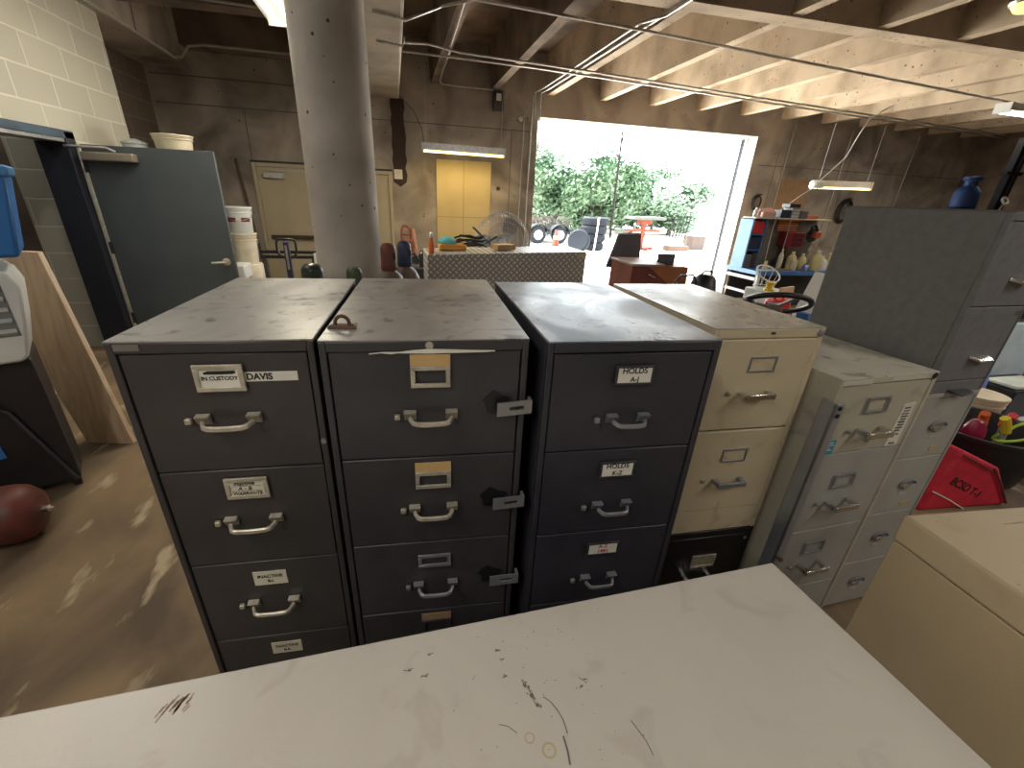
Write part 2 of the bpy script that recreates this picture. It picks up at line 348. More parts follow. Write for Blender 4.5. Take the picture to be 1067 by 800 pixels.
# dark damp stain strip, wall board, cardboard
W_ = thing('wall_plywood', 'yellow plywood sheet fixed flat to the back wall under the amber lit tube', 'plywood', (.80, wall_y(.8), .35), WA)
MB().box(0, 1.06, -.03, -.004, 0, 2.0).build('sheet', ply_yellow, W_)
MB().box(.52, .526, -.032, -.03, 0, 2.0).box(0, 1.06, -.032, -.03, 1.0, 1.005).build('joint', wood_dark, W_)
st = MB()
pl = [(0.02+random.uniform(-.02, .02), 3.25-i*.12) for i in range(12)]; pr = [(.25+random.uniform(-.02, .02), 3.25-i*.12) for i in range(12)]
st.prism(pl+[(.13, 1.85)]+pr[::-1], -.006, -.002)
struct(st.build('trim_1', mat('damp_stain', (.055, .035, .028), .9), None, (0, WY, 0), root_rot, smooth=False))
sm3 = MB()
for x0, x1, z in ((-3.6, -.1, 3.29), (-3.6, 2.6, 2.91), (8.0, 14.3, 2.62)): sm3.box(x0, x1, -.004, -.001, z-.008, z+.008)
for x in (-2.35, 2.25, 8.5, 10.6): sm3.box(x-.007, x+.007, -.004, -.001, 1.2, 2.9)
struct(sm3.build('trim_3', mat('seam_dark', (.16, .135, .115), .9), None, (0, WY, 0), root_rot, smooth=False))
tag(MB().box(0, .15, -.012, -.003, 0, .16).build('wall_notice', card_white, None, (.02, wall_y(.05), 1.98), root_rot), 'small blank white notice on the back wall beside the dark damp streak', 'notice')

# back wall doors
def back_door(name, x, w_, h_, label_n, bar):
    d = bpy.data.objects.new(name, None); C.objects.link(d); d.location = (x, wall_y(x), 0); d.rotation_euler = (0, 0, WA); d['kind'] = 'structure'
    MB().box(0, .06, -.05, -.002, 0, h_).box(w_-.06, w_, -.05, -.002, 0, h_).box(.06, w_-.06, -.05, -.002, h_-.06, h_).build('door_frame', door_beige, d, bevel=.006)
    MB().box(.065, w_-.065, -.03, -.004, .01, h_-.065).build('door_panel', door_beige, d)
    MB().box(-.02, w_+.02, -.015, -.002, h_, h_+.035).build('header_shadow', frame_dark, d)  # dark strip standing in for the shadow line over the frame
    MB().box(.16, .50, -.09, -.03, h_-.24, h_-.14).build('door_closer', steel, d, bevel=.01)
    MB().box(.30, w_-.25, -.05, -.04, h_-.115, h_-.10).build('closer_arm', steel, d)
    if bar:
        MB().box(.14, w_-.1, -.11, -.04, .90, .96).build('panic_bar', mat('bronze', (.10, .07, .05), .5, .5), d, bevel=.01)
    return d
back_door('door_1', -2.37, 1.36, 2.13, 0, True)
back_door('door_2', -1.15, 1.12, 2.10, 1, False)

# side doorway: frame and the open slate door leaf
fr = bpy.data.objects.new('door_3', None); C.objects.link(fr); fr['kind'] = 'structure'
MB().box(-3.25, -2.985, FY1-.07, FY1+.07, 0, FZ+.06).box(-3.25, -2.985, FY0-.06, FY0+.06, 0, FZ+.06).build('door_jamb', frame_dark, fr, bevel=.004)
MB().box(-3.25, -2.985, FY0-.06, FY1+.07, FZ, FZ+.07).build('door_head', frame_blue, fr, bevel=.004)
MB().box(-3.23, -3.0, FY0, FY1-.07, FZ-.03, FZ).build('door_stop', steel, fr)
leaf = thing('slate_door', 'dark slate-grey steel door standing open beside the pale block wall', 'door', (-2.97, 5.53, 0), R(-.5))
leaf['kind'] = 'structure'
MB().box(0.03, 1.185, 0, .045, .01, 2.055).build('door_panel', door_slate, leaf, bevel=.003)
MB().tube([(0, 0, .1), (0, 0, 2.03)], .012, 8).build('piano_hinge', steel, leaf)
h_ = MB()
for z in (.35, 1.1, 1.87): h_.box(-.02, .05, -.006, .0, z-.06, z+.06)
h_.build('hinge', dark_steel, leaf)
cl_ = MB().box(.06, .50, -.10, -.002, 1.915, 1.99).build('door_closer', mat('closer_bronze', (.36, .32, .26), .4, .5), leaf, bevel=.01)
MB().tube([(-.05, -.10, 2.03), (.28, -.07, 2.03), (.34, -.05, 2.0)], .012, 8).build('closer_arm', steel, cl_)
hd = MB().lathe([(.04, 0), (.04, .015), (.028, .02)], (1.10, 0, .97), 20, (0, -1, 0)).tube([(1.10, -.02, .97), (1.10, -.06, .97), (1.07, -.07, .97), (.97, -.07, .965)], .012, 10).build('lever_handle', nickel, leaf)

# garage opening: bright reveal, track
struct(MB().box(-.003, .0, .0, .42, 0, GZ).build('trim_2', white_wall, None, (GX1*math.cos(WA), WY+GX1*math.sin(WA), 0), root_rot))
tk = MB().box(-.10, -.05, .30, .36, 0, GZ-.02).box(-.10, -.085, .26, .36, 0, GZ-.02)
tag(tk.build('door_track', mat('track_steel', (.018, .02, .024), .5, spec=.2), None, (GX1*math.cos(WA), WY+GX1*math.sin(WA), 0), root_rot), 'vertical steel track of the roll-up door on the right side of the opening', 'door track')

# ------------------------------------------------------------------ filing cabinets
def bow_handle(d, u0, u1, z, m, drop=.005, out=.026, r=.0045):
    mb = MB()
    for u, s in ((u0, 1), (u1, -1)):
        a = .0135
        mb.hexa([(u-a, -.001, z-.010), (u+a, -.001, z-.010), (u+a, .002, z-.010), (u-a, .002, z-.010),
                 (u-a, -.014, z+.012), (u+a, -.014, z+.012), (u+a, .002, z+.014), (u-a, .002, z+.014)])
    pts = arc(13, lambda t: (u0+(u1-u0)*t, -.012-out*min(1, 3.2*math.sin(math.pi*t))*.8, z-.002-drop*(math.sin(math.pi*t)**.6 if 0 < t < 1 else 0)))
    pts = [Vector(p) for p in pts]
    for off in (-.002, .002): mb.tube([p+Vector((0, 0, off)) for p in pts], r, 8)
    return mb.build('handle', m, d)
def bar_handle(d, u0, u1, z, m, out=.032, t=.007):
    mb = MB()
    mb.hexa([(u0, .001, z-t), (u0+.02, .001, z-t), (u0+.02, .001, z+t), (u0, .001, z+t), (u0+.008, -out, z-t-.004), (u0+.022, -out, z-t-.004), (u0+.022, -out, z+t), (u0+.008, -out, z+t)])
    mb.hexa([(u1-.02, .001, z-t), (u1, .001, z-t), (u1, .001, z+t), (u1-.02, .001, z+t), (u1-.022, -out, z-t-.004), (u1-.008, -out, z-t-.004), (u1-.008, -out, z+t), (u1-.022, -out, z+t)])
    mb.box(u0+.006, u1-.006, -out-.006, -out+.004, z-t-.005, z+t)
    return mb.build('handle', m, d, bevel=.002)
def cup_pull(d, u, z, m):
    mb = MB().lathe([(.001, .0), (.046, .0), (.046, .004), (.040, .006), (.036, -.0005), (.001, -.0005)], (0, 0, 0), 24, (0, -1, 0))
    for v in mb.bm.verts: v.co.z *= .48; v.co += Vector((u, 0, z))
    o = mb.build('handle', pewter, d)
    g = MB().lathe([(.001, 0), (.020, .001), (.018, .010), (.001, .014)], (0, 0, 0), 16, (0, -1, 0))
    for v in g.bm.verts: v.co.z *= .7; v.co += Vector((u-.014, -.001, z-.004))
    g.build('latch', m, d); return o
def holder(d, u0, u1, z0, z1, m, t=.009, cardm=None, card_in=None, border_bottom=None):
    b = t
    MB().box(u0, u1, -.005, .001, z1-b, z1).box(u0, u1, -.005, .001, z0, z0+b).box(u0, u0+b, -.005, .001, z0+b, z1-b).box(u1-b, u1, -.005, .001, z0+b, z1-b).build('label_holder', m, d, bevel=.0012)
    if cardm: MB().box(u0+b*.6, u1-b*.6, -.0022, -.001, z0+b*.6, z1-b*.6).build('label_card', cardm, d)
def latch(d, u, z, m):
    MB().box(u-.0065, u+.0065, -.009, .001, z-.0065, z+.0065).build('thumb_latch', m, d, bevel=.002)
def cabinet(label, x, y, ang, w, d, h, body_m, front_m, top_m, rows, header=.027, side=.014, base=.03, gap=.0025, inset=.004, group=None, name='filing_cabinet', split_body=True):
    t = thing(name, label, 'filing cabinet', (x, y, 0), R(ang), group)
    zb = rows[-1][1]
    mb = MB().box(0, w, .022, d, 0, h-.004)
    mb.box(0, side, 0, .022, 0, h-.004); mb.box(w-side, w, 0, .022, 0, h-.004); mb.box(side, w-side, 0, .022, h-header, h-.004)
    if zb > .02: mb.box(side, w-side, .006, .022, 0, zb-gap)
    mb.build('cabinet_body', body_m, t, bevel=.0025)
    MB().box(0, w, 0, d, h-.004, h).build('top_panel', top_m, t, bevel=.0015)
    ds = []
    for z1, z0 in rows:
        ds.append(MB().box(side+gap, w-side-gap, inset, .020, z0+gap/2, z1-gap/2).build('drawer', front_m, t, bevel=.003))
    return t, ds
HL = [0]
# 1: tall grey cabinet at the left
c1, d1 = cabinet('charcoal filing cabinet with the IN CUSTODY card, leftmost of the row', -.5596, .9261, -2.5, .3808, .7027, 1.4626, charcoal, charcoal, top_grey,
    [(1.4355, 1.1564), (1.1564, .8775), (.8775, .6018), (.6018, .325), (.325, .05)])
IN = .004
MB().box(.016, .061, -.002, .001, 1.443, 1.456).build('maker_plate', mat('plate_grey', (.30, .29, .27), .4, .6), c1, label='small blank metal plate')
for i, z in enumerate((1.287, 1.013, .735, .46)):
    bow_handle(d1[i], .140, .240, z, nickel); latch(d1[i], .111, z, nickel)
holder(d1[0], .143, .237, 1.353, 1.412, nickel, .010, card_white)
text('IN CUSTODY', .0122, ink, d1[0], (.190, -.0026, 1.382), fat=.0002, sx=.95)
MB().box(.162, .218, -.0027, -.0022, 1.391, 1.3965).box(.168, .222, -.0028, -.0022, 1.3925, 1.3985).build('redaction_bar', ink, d1[0])
MB().box(.237, .340, .0015, .0042, 1.372, 1.3925).build('name_strip', card_white, d1[0])
text('DAVIS', .0195, ink, d1[0], (.2395, .001, 1.3822), align='LEFT', fat=.0007, sx=.96)
holder(d1[1], .145, .237, 1.079, 1.136, nickel, .010, card)
text('Inactive', .0145, ink, d1[1], (.186, -.0026, 1.121), shear=.3, fat=.0002); text('A - B', .014, ink, d1[1], (.186, -.0026, 1.107), shear=.2, fat=.0002); text('WARRANTS', .0115, ink, d1[1], (.190, -.0026, 1.093), shear=.2, fat=.0002)
MB().box(.158, .222, -.0026, -.0022, 1.1135, 1.1143).box(.158, .222, -.0026, -.0022, 1.0995, 1.1003).build('rule_line', ink, d1[1])
MB().box(.152, .232, .0015, .0045, .797, .842).build('label_card', card, d1[2]); text('INACTIVE', .014, ink, d1[2], (.192, .001, .826), fat=.0002); text('B.I.', .012, ink, d1[2], (.192, .001, .810), fat=.0003)
MB().box(.152, .231, .0015, .0045, .529, .572).build('label_card', card, d1[3]); text('INACTIVE', .014, ink, d1[3], (.192, .001, .557), fat=.0002); text('B.R.', .012, ink, d1[3], (.192, .001, .541), fat=.0003)
MB().lathe([(.007, 0), (.006, .006)], (.374, 0, 1.223), 12, (0, -1, 0)).build('lock_button', pewter, c1)

# 2: grey cabinet with three hasps
c2, d2 = cabinet('slate-grey filing cabinet with hasps bolted to its right edge', -.169, .8956, -3.37, .4423, .7245, 1.4634, charcoal2, charcoal2, top_grey2,
    [(1.4375, 1.1702), (1.1702, .9073), (.9073, .652), (.652, .385), (.385, .05)])
for i, z in enumerate((1.284, 1.020, .755, .49)):
    bow_handle(d2[i], .178, .271, z, nickel if i < 2 else pewter); latch(d2[i], .150, z, nickel if i < 2 else pewter)
holder(d2[0], .183, .269, 1.354, 1.4045, nickel, .010); MB().box(.183, .269, -.0018, .001, 1.4048, 1.431).build('label_card', manila, d2[0])
holder(d2[1], .183, .269, 1.083, 1.131, nickel, .010); MB().box(.183, .269, -.0018, .001, 1.1315, 1.157).build('label_card', manila, d2[1])
holder(d2[2], .180, .267, .823, .866, pewter, .010)
holder(d2[3], .182, .266, .559, .615, dark_steel, .010); MB().box(.182, .266, -.0018, .001, .6155, .640).build('label_card', cardboard, d2[3])
for k, z in enumerate((1.298, 1.030, .762)):
    hp = MB(); u0, u1 = .374, .452; zz = z-.016; dz = .010
    for a, b_, c_, d_ in ((0, .36, 0, 1), (.78, 1, 0, 1), (.36, .78, 0, .36), (.36, .78, .64, 1)):
        def P(s_, t_): return (u0+(u1-u0)*s_, -.018-.006*s_, zz+.034*t_+dz*s_)
        def Q(s_, t_): return (u0+(u1-u0)*s_, -.014-.006*s_, zz+.034*t_+dz*s_)
        hp.hexa([P(a, c_), P(b_, c_), Q(b_, c_), Q(a, c_), P(a, d_), P(b_, d_), Q(b_, d_), Q(a, d_)])
    hp.box(u1-.006, u1+.001, -.024, .0, z-.004, z+.026)
    o = hp.build('hasp', mat('hasp_steel', (.30, .30, .29), .45, .5) if k == 0 else pewter, c2, label='steel slotted hasp bent over the drawer edge')
    bl = MB(); n = 22
    bl.prism([(.376+(.031+.006*math.sin(5*a)+random.uniform(-.002, .002))*math.cos(a), z+.012+(.026+.006*math.cos(3*a))*math.sin(a)) for a in [2*math.pi*i/n for i in range(n)]], -.003+IN, .002+IN)
    bl.build('scorched_patch', black_paint, o)
MB().lathe([(.0085, 0), (.0085, .003), (.005, .0045)], (.225, 0, 1.4505), 16, (0, -1, 0)).build('cabinet_lock', nickel, c2)
pp = MB(); up_ = [(.100, 1.4355), (.13, 1.438), (.16, 1.4375), (.19, 1.441), (.225, 1.4435), (.27, 1.442), (.32, 1.440), (.366, 1.4385)]
lo_ = [(.366, 1.4365), (.345, 1.435), (.30, 1.4345), (.22, 1.4335), (.16, 1.435), (.145, 1.433), (.125, 1.4355), (.10, 1.433)]
pp.prism(up_+lo_, -.004, -.002); pp.build('torn_paper', card_white, c2, smooth=False)

# 3: blue-black cabinet
c3, d3 = cabinet('blue-black filing cabinet with HOLDS cards beside the cream cabinet', .3078, .8428, -2.67, .4172, .7099, 1.463, charcoal3, charcoal3, top_blue,
    [(1.434, 1.1792), (1.1792, .9176), (.9176, .652), (.652, .385), (.385, .05)])
for i, z in enumerate((1.268, 1.008, .746, .485)):
    bow_handle(d3[i], .172, .253, z, pewter, .004, .024, .0042); latch(d3[i], .135, z, pewter)
for i, (z0, z1, a, b_, m_) in enumerate(((1.360, 1.402, 'HOLDS', 'A-J', ink), (1.101, 1.143, 'HOLDS', 'K-Z', ink), (.838, .877, 'A-Z', '1991', red_ink))):
    holder(d3[i], .164, .258, z0-.003, z1+.003, dark_steel, .006)
    MB().box(.168, .252, -.004, .001, z0, z1).build('label_card', card_white, d3[i])
    text(a, .019 if i < 2 else .016, m_, d3[i], (.210, -.0044, z1-.010), fat=.0003); text(b_, .017, m_, d3[i], (.212, -.0044, z0+.011), fat=.0003)
# tape ghosts under the first card
# 4: cream two-drawer on a black two-drawer
X4, Y4, A4 = .9342, 1.1022, -1.63
c4 = thing('filing_cabinet', 'cream two-drawer filing cabinet stacked on a black one', 'filing cabinet', (X4, Y4, .589), R(A4))
H4, W4, D4 = .8143, .3994, .7385
MB().box(0, W4, .022, D4, 0, H4-.004).box(0, .012, 0, .022, 0, H4-.004).box(W4-.02, W4, 0, .022, 0, H4-.004).box(.012, W4-.02, 0, .022, H4-.034, H4-.004).box(.012, W4-.02, .003, .022, 0, .107).build('cabinet_body', cream, c4, bevel=.003)
MB().box(0, W4, 0, D4, H4-.004, H4).build('top_panel', top_cream, c4, bevel=.0015)
for k, (z1, z0) in enumerate(((.7785, .456), (.450, .110))):
    dr = MB().box(.014, W4-.022, -.002, .018, z0, z1).build('drawer', cream, c4, bevel=.004)
    zt = (.719, .374)[k]
    h4 = MB()
    holder(dr, .150, .250, zt-.052, zt+.002, pewter, .007, cream)
    bar_handle(dr, .136, .262, (.594, .245)[k], chrome if k == 0 else pewter)
    MB().lathe([(.010, 0), (.010, .006), (.006, .009)], (.103, -.001, (.596, .248)[k]), 16, (0, -1, 0)).build('thumb_latch', nickel, dr)
MB().lathe([(.011, 0), (.011, .005), (.006, .008)], (.381, 0, .795), 18, (0, -1, 0)).build('cabinet_lock', pewter, c4)
MB().box(.198, .214, -.001, .001, .793, .801).build('maker_plate', dark_steel, c4)
c4b = thing('filing_cabinet', 'black two-drawer filing cabinet underneath the cream one', 'filing cabinet', (X4, Y4, 0), R(A4))
MB().box(0, W4, .022, D4, 0, .588).box(0, .014, 0, .022, 0, .588).box(W4-.014, W4, 0, .022, 0, .588).box(.014, W4-.014, 0, .022, .558, .588).build('cabinet_body', black_paint, c4b, bevel=.003)
for z1, z0 in ((.556, .29), (.287, .03)):
    dr = MB().box(.016, W4-.016, .0, .020, z0, z1).build('drawer', black_paint, c4b, bevel=.003)
    holder(dr, .156, .262, z1-.155, z1-.092, nickel, .009, nickel)
    bar_handle(dr, .14, .27, z1-.215, chrome)
    MB().lathe([(.008, 0), (.008, .003)], (.368, -.002, z1-.018), 12, (0, -1, 0)).build('drawer_screw', chrome, dr)

# 5: putty cabinet with a lock bar
K5 = 1.23
def z5(z): return CAM_H-(CAM_H-z)*K5
def u5(u): return u*K5
c5, d5 = cabinet('putty-coloured filing cabinet with a steel lock bar down its left edge', 1.1332*K5, .8328*K5, 2.69, .3619*K5, .73, z5(1.338), putty, silver_grey, top_putty,
    [(z5(a), z5(b)) for a, b in ((1.316, 1.0951), (1.0951, .8003), (.8003, .5353))]+[(z5(.5353), .03)], header=.025, side=.014)
d5[0].data.materials[0] = putty
for i, z in enumerate((1.170, .912, .647)):
    bar_handle(d5[i], u5(.128), u5(.232), z5(z), chrome, .040, .009); latch(d5[i], u5(.098), z5(z), pewter)
    holder(d5[i], u5(.126), u5(.210), z5((1.226, .968, .700)[i]), z5((1.275, 1.016, .750)[i]), pewter, .007)
lb = MB().box(-.018, .020, -.024, -.014, z5(.66), z5(1.275)).box(-.018, -.010, -.024, .03, z5(.66), z5(1.275)).build('lock_bar', mat('lock_bar_steel', (.46, .49, .54), .35, .7), c5, bevel=.002, label='pale steel lock bar')
MB().lathe([(.007, 0), (.007, .004)], (.0, -.024, z5(1.262)), 10, (0, -1, 0)).build('bolt_hole', ink, lb)
MB().lathe([(.008, 0), (.008, .004)], (.0, -.024, z5(1.240)), 10, (0, -1, 0)).build('bolt_hole', ink, lb)
MB().lathe([(.009, 0), (.009, .016), (.006, .019)], (-.004, -.024, z5(.735)), 12, (0, -1, 0)).build('padlock_staple', rusty, lb)
MB().box(u5(.026), u5(.070), .000, .004, z5(1.098), z5(1.145)).build('sticker', mat('blue_sticker', (.05, .30, .42), .5), d5[0], label='small blue sticker')
bs = MB()
for k in range(4): bs.box(u5(.031), u5(.031+(.03, .034, .02, .03)[k]), -.0012, .0, z5(1.137-k*.008), z5(1.1395-k*.008))
bs.build('sticker_text', card_white, d5[0])
MB().hexa([(u5(.276), .001, z5(1.100)), (u5(.326), .001, z5(1.100)), (u5(.326), .004, z5(1.100)), (u5(.276), .004, z5(1.100)), (u5(.282), .001, z5(1.238)), (u5(.326), .001, z5(1.244)), (u5(.326), .004, z5(1.244)), (u5(.282), .004, z5(1.238))]).build('paper_label', card_white, d5[0], label='long white label with dark scrawl')
sb = MB(); random.seed(3)
for k in range(9):
    z = 1.226-k*.0095; sb.box(u5(.287+random.uniform(0, .006)), u5(.312+random.uniform(-.004, .004)), .0002, .0012, z5(z), z5(z+random.uniform(.003, .006)))
sb.box(u5(.29), u5(.312), .0002, .0012, z5(1.106), z5(1.111)).box(u5(.302), u5(.312), .0002, .0012, z5(1.137), z5(1.142))
sb.build('scrawl', mat('grey_ink', (.09, .085, .08), .7), d5[0])
tape_m = mat('masking_tape', (.58, .55, .46), .8)
MB().box(u5(.006), u5(.112), -.0015, .0, z5(1.318), z5(1.331)).build('masking_tape', tape_m, c5); MB().box(u5(.182), u5(.318), -.0015, .0, z5(1.321), z5(1.3345)).build('masking_tape', tape_m, c5)
MB().lathe([(.011, 0), (.011, .003)], (u5(.346), 0, z5(1.327)), 14, (0, -1, 0)).build('lock_hole', ink, c5)

# 6: narrow grey card cabinet with cup pulls, dark cabinet on it
X6, Y6, A6 = 1.873, 1.075, 2.2
c6, d6 = cabinet('narrow grey card cabinet with cup pulls under the dark one', X6, Y6, A6, .294, .54, 1.139, silver_grey, silver_grey, silver_grey,
    [(1.118, .848), (.848, .570), (.570, .293), (.293, .02)], header=.020, side=.008, name='card_cabinet')
for i, z in enumerate((.993, .718, .436, .165)):
    cup_pull(d6[i], .160, z, chrome)
    MB().box(.142, .184, .002, .0045, z-.060, z-.050).build('label_card', mat('pale_strip', (.42, .43, .44), .6), d6[i])
    if i < 2: MB().box(.18, .225, .002, .0045, z-.118, z-.098).build('tape_scrap', mat('tape_scrap', (.52, .38, .20), .7), d6[i])
c7 = thing('filing_cabinet', 'dark grey two-drawer cabinet standing on the narrow card cabinet', 'filing cabinet', (X6, Y6, 1.14), R(A6))
H7, W7, D7 = .625, .294, .54
MB().box(0, W7, .02, D7, 0, H7-.004).box(0, .008, 0, .02, 0, H7-.004).box(W7-.008, W7, 0, .02, 0, H7-.004).box(.008, W7-.008, 0, .02, H7-.03, H7-.004).box(.008, W7-.008, .002, .02, 0, .045).build('cabinet_body', grey_dark, c7, bevel=.003)
MB().box(0, W7, 0, D7, H7-.004, H7).build('top_panel', mat('brown_grey_top', (.16, .135, .12), .45), c7, bevel=.0015)
for z1, z0 in ((.593, .325), (.322, .048)):
    dr = MB().box(.010, W7-.010, .002, .018, z0, z1).build('drawer', grey_dark, c7, bevel=.003)
    zc = z0+.085
    mb = MB().hexa([(.13, .001, zc), (.23, .001, zc), (.23, .001, zc+.014), (.13, .001, zc+.014), (.15, -.03, zc-.006), (.215, -.03, zc-.006), (.215, -.03, zc), (.15, -.03, zc)])
    mb.build('handle', chrome, dr, bevel=.002)
MB().lathe([(.008, 0), (.008, .008)], (.262, 0, .300), 12, (0, -1, 0)).build('cabinet_lock', chrome, c7)
# a folded scrap on the card cabinet edge
tag(MB().rbox((0, 0, 0), (.10, .045, .004), (R(8), 0, R(14))).build('bent_metal_strip', dark_steel, None, (X6+.16, Y6-.005, 1.147)), 'bent dark metal strip lying on the front edge of the card cabinet', 'metal strip')

# white-topped cabinet in the foreground
wc = thing('storage_cabinet', 'wide white enamel cabinet in front, only its scuffed top showing', 'cabinet', (-.860, -.380, 0), R(2.2))
MB().box(0, 1.70, 0, .90, 0, .982).build('cabinet_body', white_enamel, wc, bevel=.004)
MB().box(-.003, 1.703, -.003, .903, .982, 1.0).build('top_panel', white_enamel, wc, bevel=.003)
def wl(x, y):
    p = Matrix.Rotation(R(-2.2), 3, 'Z') @ Vector((x+.860, y+.380, 0)); return p.x, p.y
sm = mat('scuff_brown', (.36, .29, .22), .5)
random.seed(11)
def scuff(mb, x, y, l, wd, a, z=1.0):
    n = 8; pts = []
    for i in range(n):
        t = i/n*2*math.pi; px = l*math.cos(t)*random.uniform(.6, 1.1); py = wd*math.sin(t)*random.uniform(.4, 1.2)
        pts.append((x+px*math.cos(a)-py*math.sin(a), y+px*math.sin(a)+py*math.cos(a)))
    v = [mb.bm.verts.new((p[0], p[1], z+.0006)) for p in pts]; mb.bm.faces.new(v)

def stroke(mb, pts, wd, z=1.0004):
    pts = [wl(*p) for p in pts]
    for (x0, y0), (x1, y1) in zip(pts, pts[1:]):
        dx, dy = x1-x0, y1-y0; L = math.hypot(dx, dy) or 1; nx, ny = -dy/L*wd, dx/L*wd
        mb.face([(x0+nx, y0+ny, z), (x0-nx, y0-ny, z), (x1-nx, y1-ny, z), (x1+nx, y1+ny, z)])
sc1 = MB()
for k in range(46):
    t = random.random(); x = .168+.020*t*.7+random.gauss(0, .0022); y = .437-.042*t+random.gauss(0, .002)
    l = random.uniform(.002, .006); stroke(sc1, [(x, y), (x+.3*l, y-l)], random.uniform(.0004, .0011), 1.0004+random.random()*.0002)
stroke(sc1, [(.194, .405), (.203, .397), (.211, .381), (.215, .365), (.215, .347)], .0007)
stroke(sc1, [(.207, .345), (.207, .325), (.204, .308)], .0014)
stroke(sc1, [(.114, .379), (.127, .374), (.139, .362)], .0006)
stroke(sc1, [(.32, .345), (.329, .315), (.330, .295)], .0006)
for k in range(55):
    x = random.uniform(.02, .36); y = random.uniform(.30, .55)
    if abs(x-.17) > .12 and random.random() < .5: continue
    l = random.uniform(.0008, .003); a = random.uniform(0, 3.1); stroke(sc1, [(x, y), (x+l*math.cos(a), y+l*math.sin(a))], .0006)
for x, y in ((.274, .418), (.262, .409), (.018, .511), (-.02, .49), (.01, .475), (.137, .497), (.142, .478), (.141, .449)):
    for k in range(5): stroke(sc1, [(x+random.gauss(0, .003), y+random.gauss(0, .002)), (x+random.gauss(0, .003), y+random.gauss(0, .002))], .0007)
sc1.build('scuff_stain', mat('scuff', (.20, .17, .14), .7), wc)['kind'] = 'stuff'
sc2 = MB()
for k in range(22):
    x = -.365+random.gauss(0, .012); y = .525-random.uniform(.006, .03); stroke(sc2, [(x, y), (x-.006, y-random.uniform(.006, .018))], .0012)
sc2.build('rust_streaks', mat('rust_streak', (.50, .36, .26), .7), wc)
sc3 = MB()
for cx, cy, r_ in ((.156, .352, .008), (.180, .331, .011)):
    x, y = wl(cx, cy)
    for k in range(18):
        a0, a1 = k/18*6.283, (k+1)/18*6.283
        sc3.face([(x+r_*math.cos(a0), y+r_*math.sin(a0), 1.0005), (x+r_*math.cos(a1), y+r_*math.sin(a1), 1.0005), (x+r_*.72*math.cos(a1), y+r_*.72*math.sin(a1), 1.0005), (x+r_*.72*math.cos(a0), y+r_*.72*math.sin(a0), 1.0005)])
sc3.build('ring_stains', mat('ring_stain', (.62, .52, .30), .6), wc)

# beige cabinet at the right front
bc = thing('storage_cabinet', 'plain beige steel cabinet at the lower right corner of the picture', 'cabinet', (1.095, .562, 0), R(-4.4))
MB().box(.003, .90, -.74, -.003, 0, 1.048).build('cabinet_body', beige, bc, bevel=.004)
MB().box(0, .903, -.743, 0, 1.050, 1.12).build('top_panel', beige_top, bc, bevel=.006)
MB().box(.30, .34, -.118, -.114, 1.1205, 1.1235).build('dark_clip', ink, bc)
ms = MB()
for x, y, l in ((.05, -.03, .006), (.085, -.028, .005), (.20, -.052, .05), (.23, -.05, .03), (.10, -.155, .012), (.02, -.20, .004)):
    ms.box(x, x+l, y, y+.002, 1.1202, 1.1206)
ms.build('scratches', sm, bc)
# staple lying on the second cabinet
hs = thing('hasp_staple', 'rusty hasp staple lying loose on top of the second grey cabinet', 'hasp', (-.128, .985, 1.4634), R(-8))
MB().hexa([(-.032, -.012, 0), (.034, -.012, 0), (.028, .014, 0), (-.028, .014, 0), (-.028, -.009, .008), (.030, -.009, .008), (.024, .011, .008), (-.024, .011, .008)]).build('base_plate', rusty, hs, bevel=.002)
MB().tube([(-.015, 0, .006), (-.015, 0, .012)]+arc(9, lambda t: (-.015*math.cos(math.pi*t), 0, .012+.015*math.sin(math.pi*t)))+[(.015, 0, .006)], .0042, 8).build('staple_loop', rusty, hs)
MB().lathe([(.005, 0), (.005, .006)], (.028, -.002, .006), 10).build('rivet', chrome, hs)

# ------------------------------------------------------------------ gas cylinders by the column
def cyl(label, x, y, top, m_body, m_cap, r=.115, rc=.052, cap=.17, hole=True):
    t = thing('gas_cylinder', label, 'gas cylinder', (x, y, 0))
    zs = top-cap
    MB().lathe([(r*.9, 0), (r, .02), (r, zs-.20), (r*.96, zs-.15), (r*.85, zs-.095), (r*.66, zs-.045), (rc*.85, zs-.012), (rc*.8, zs)], seg=32).build('body', m_body, t)
    MB().lathe([(rc*.95, zs-.012), (rc*1.06, zs), (rc*1.04, zs+.03), (rc, zs+.04), (rc, top-.045), (rc*.88, top-.02), (rc*.6, top-.005), (.004, top)], seg=28).build('valve_cap', m_cap, t)
    if hole:
        mb = MB().lathe([(.001, 0), (.013, 0), (.013, .003), (.001, .003)], (0, 0, 0), 16, (.75, -.66, 0))
        for v in mb.bm.verts: v.co.z *= 1.9; v.co += Vector((.75*rc*1.0, -.66*rc*1.0, top-.085))
        mb.build('cap_slot', ink, t)
    return t
cyl('brown gas cylinder with a rust-red valve cap in front of the others', -.062, 3.18, 1.432, brown_tank, red_paint, .125)
cyl('brown gas cylinder with a navy-blue cap just behind the red-capped one', .05, 3.42, 1.425, brown_tank, blue_tank, .125)
cyl('gas cylinder with a rounded dark green cap in front of the column', -.302, 3.22, 1.27, green_tank, green_tank, .115, .054, .15, False)
cyl('black gas cylinder with a broad shiny cap left of the column', -.57, 3.2, 1.29, plast_black, mat('dark_green_cap', (.02, .026, .02), .3), .12, .072, .12, False)

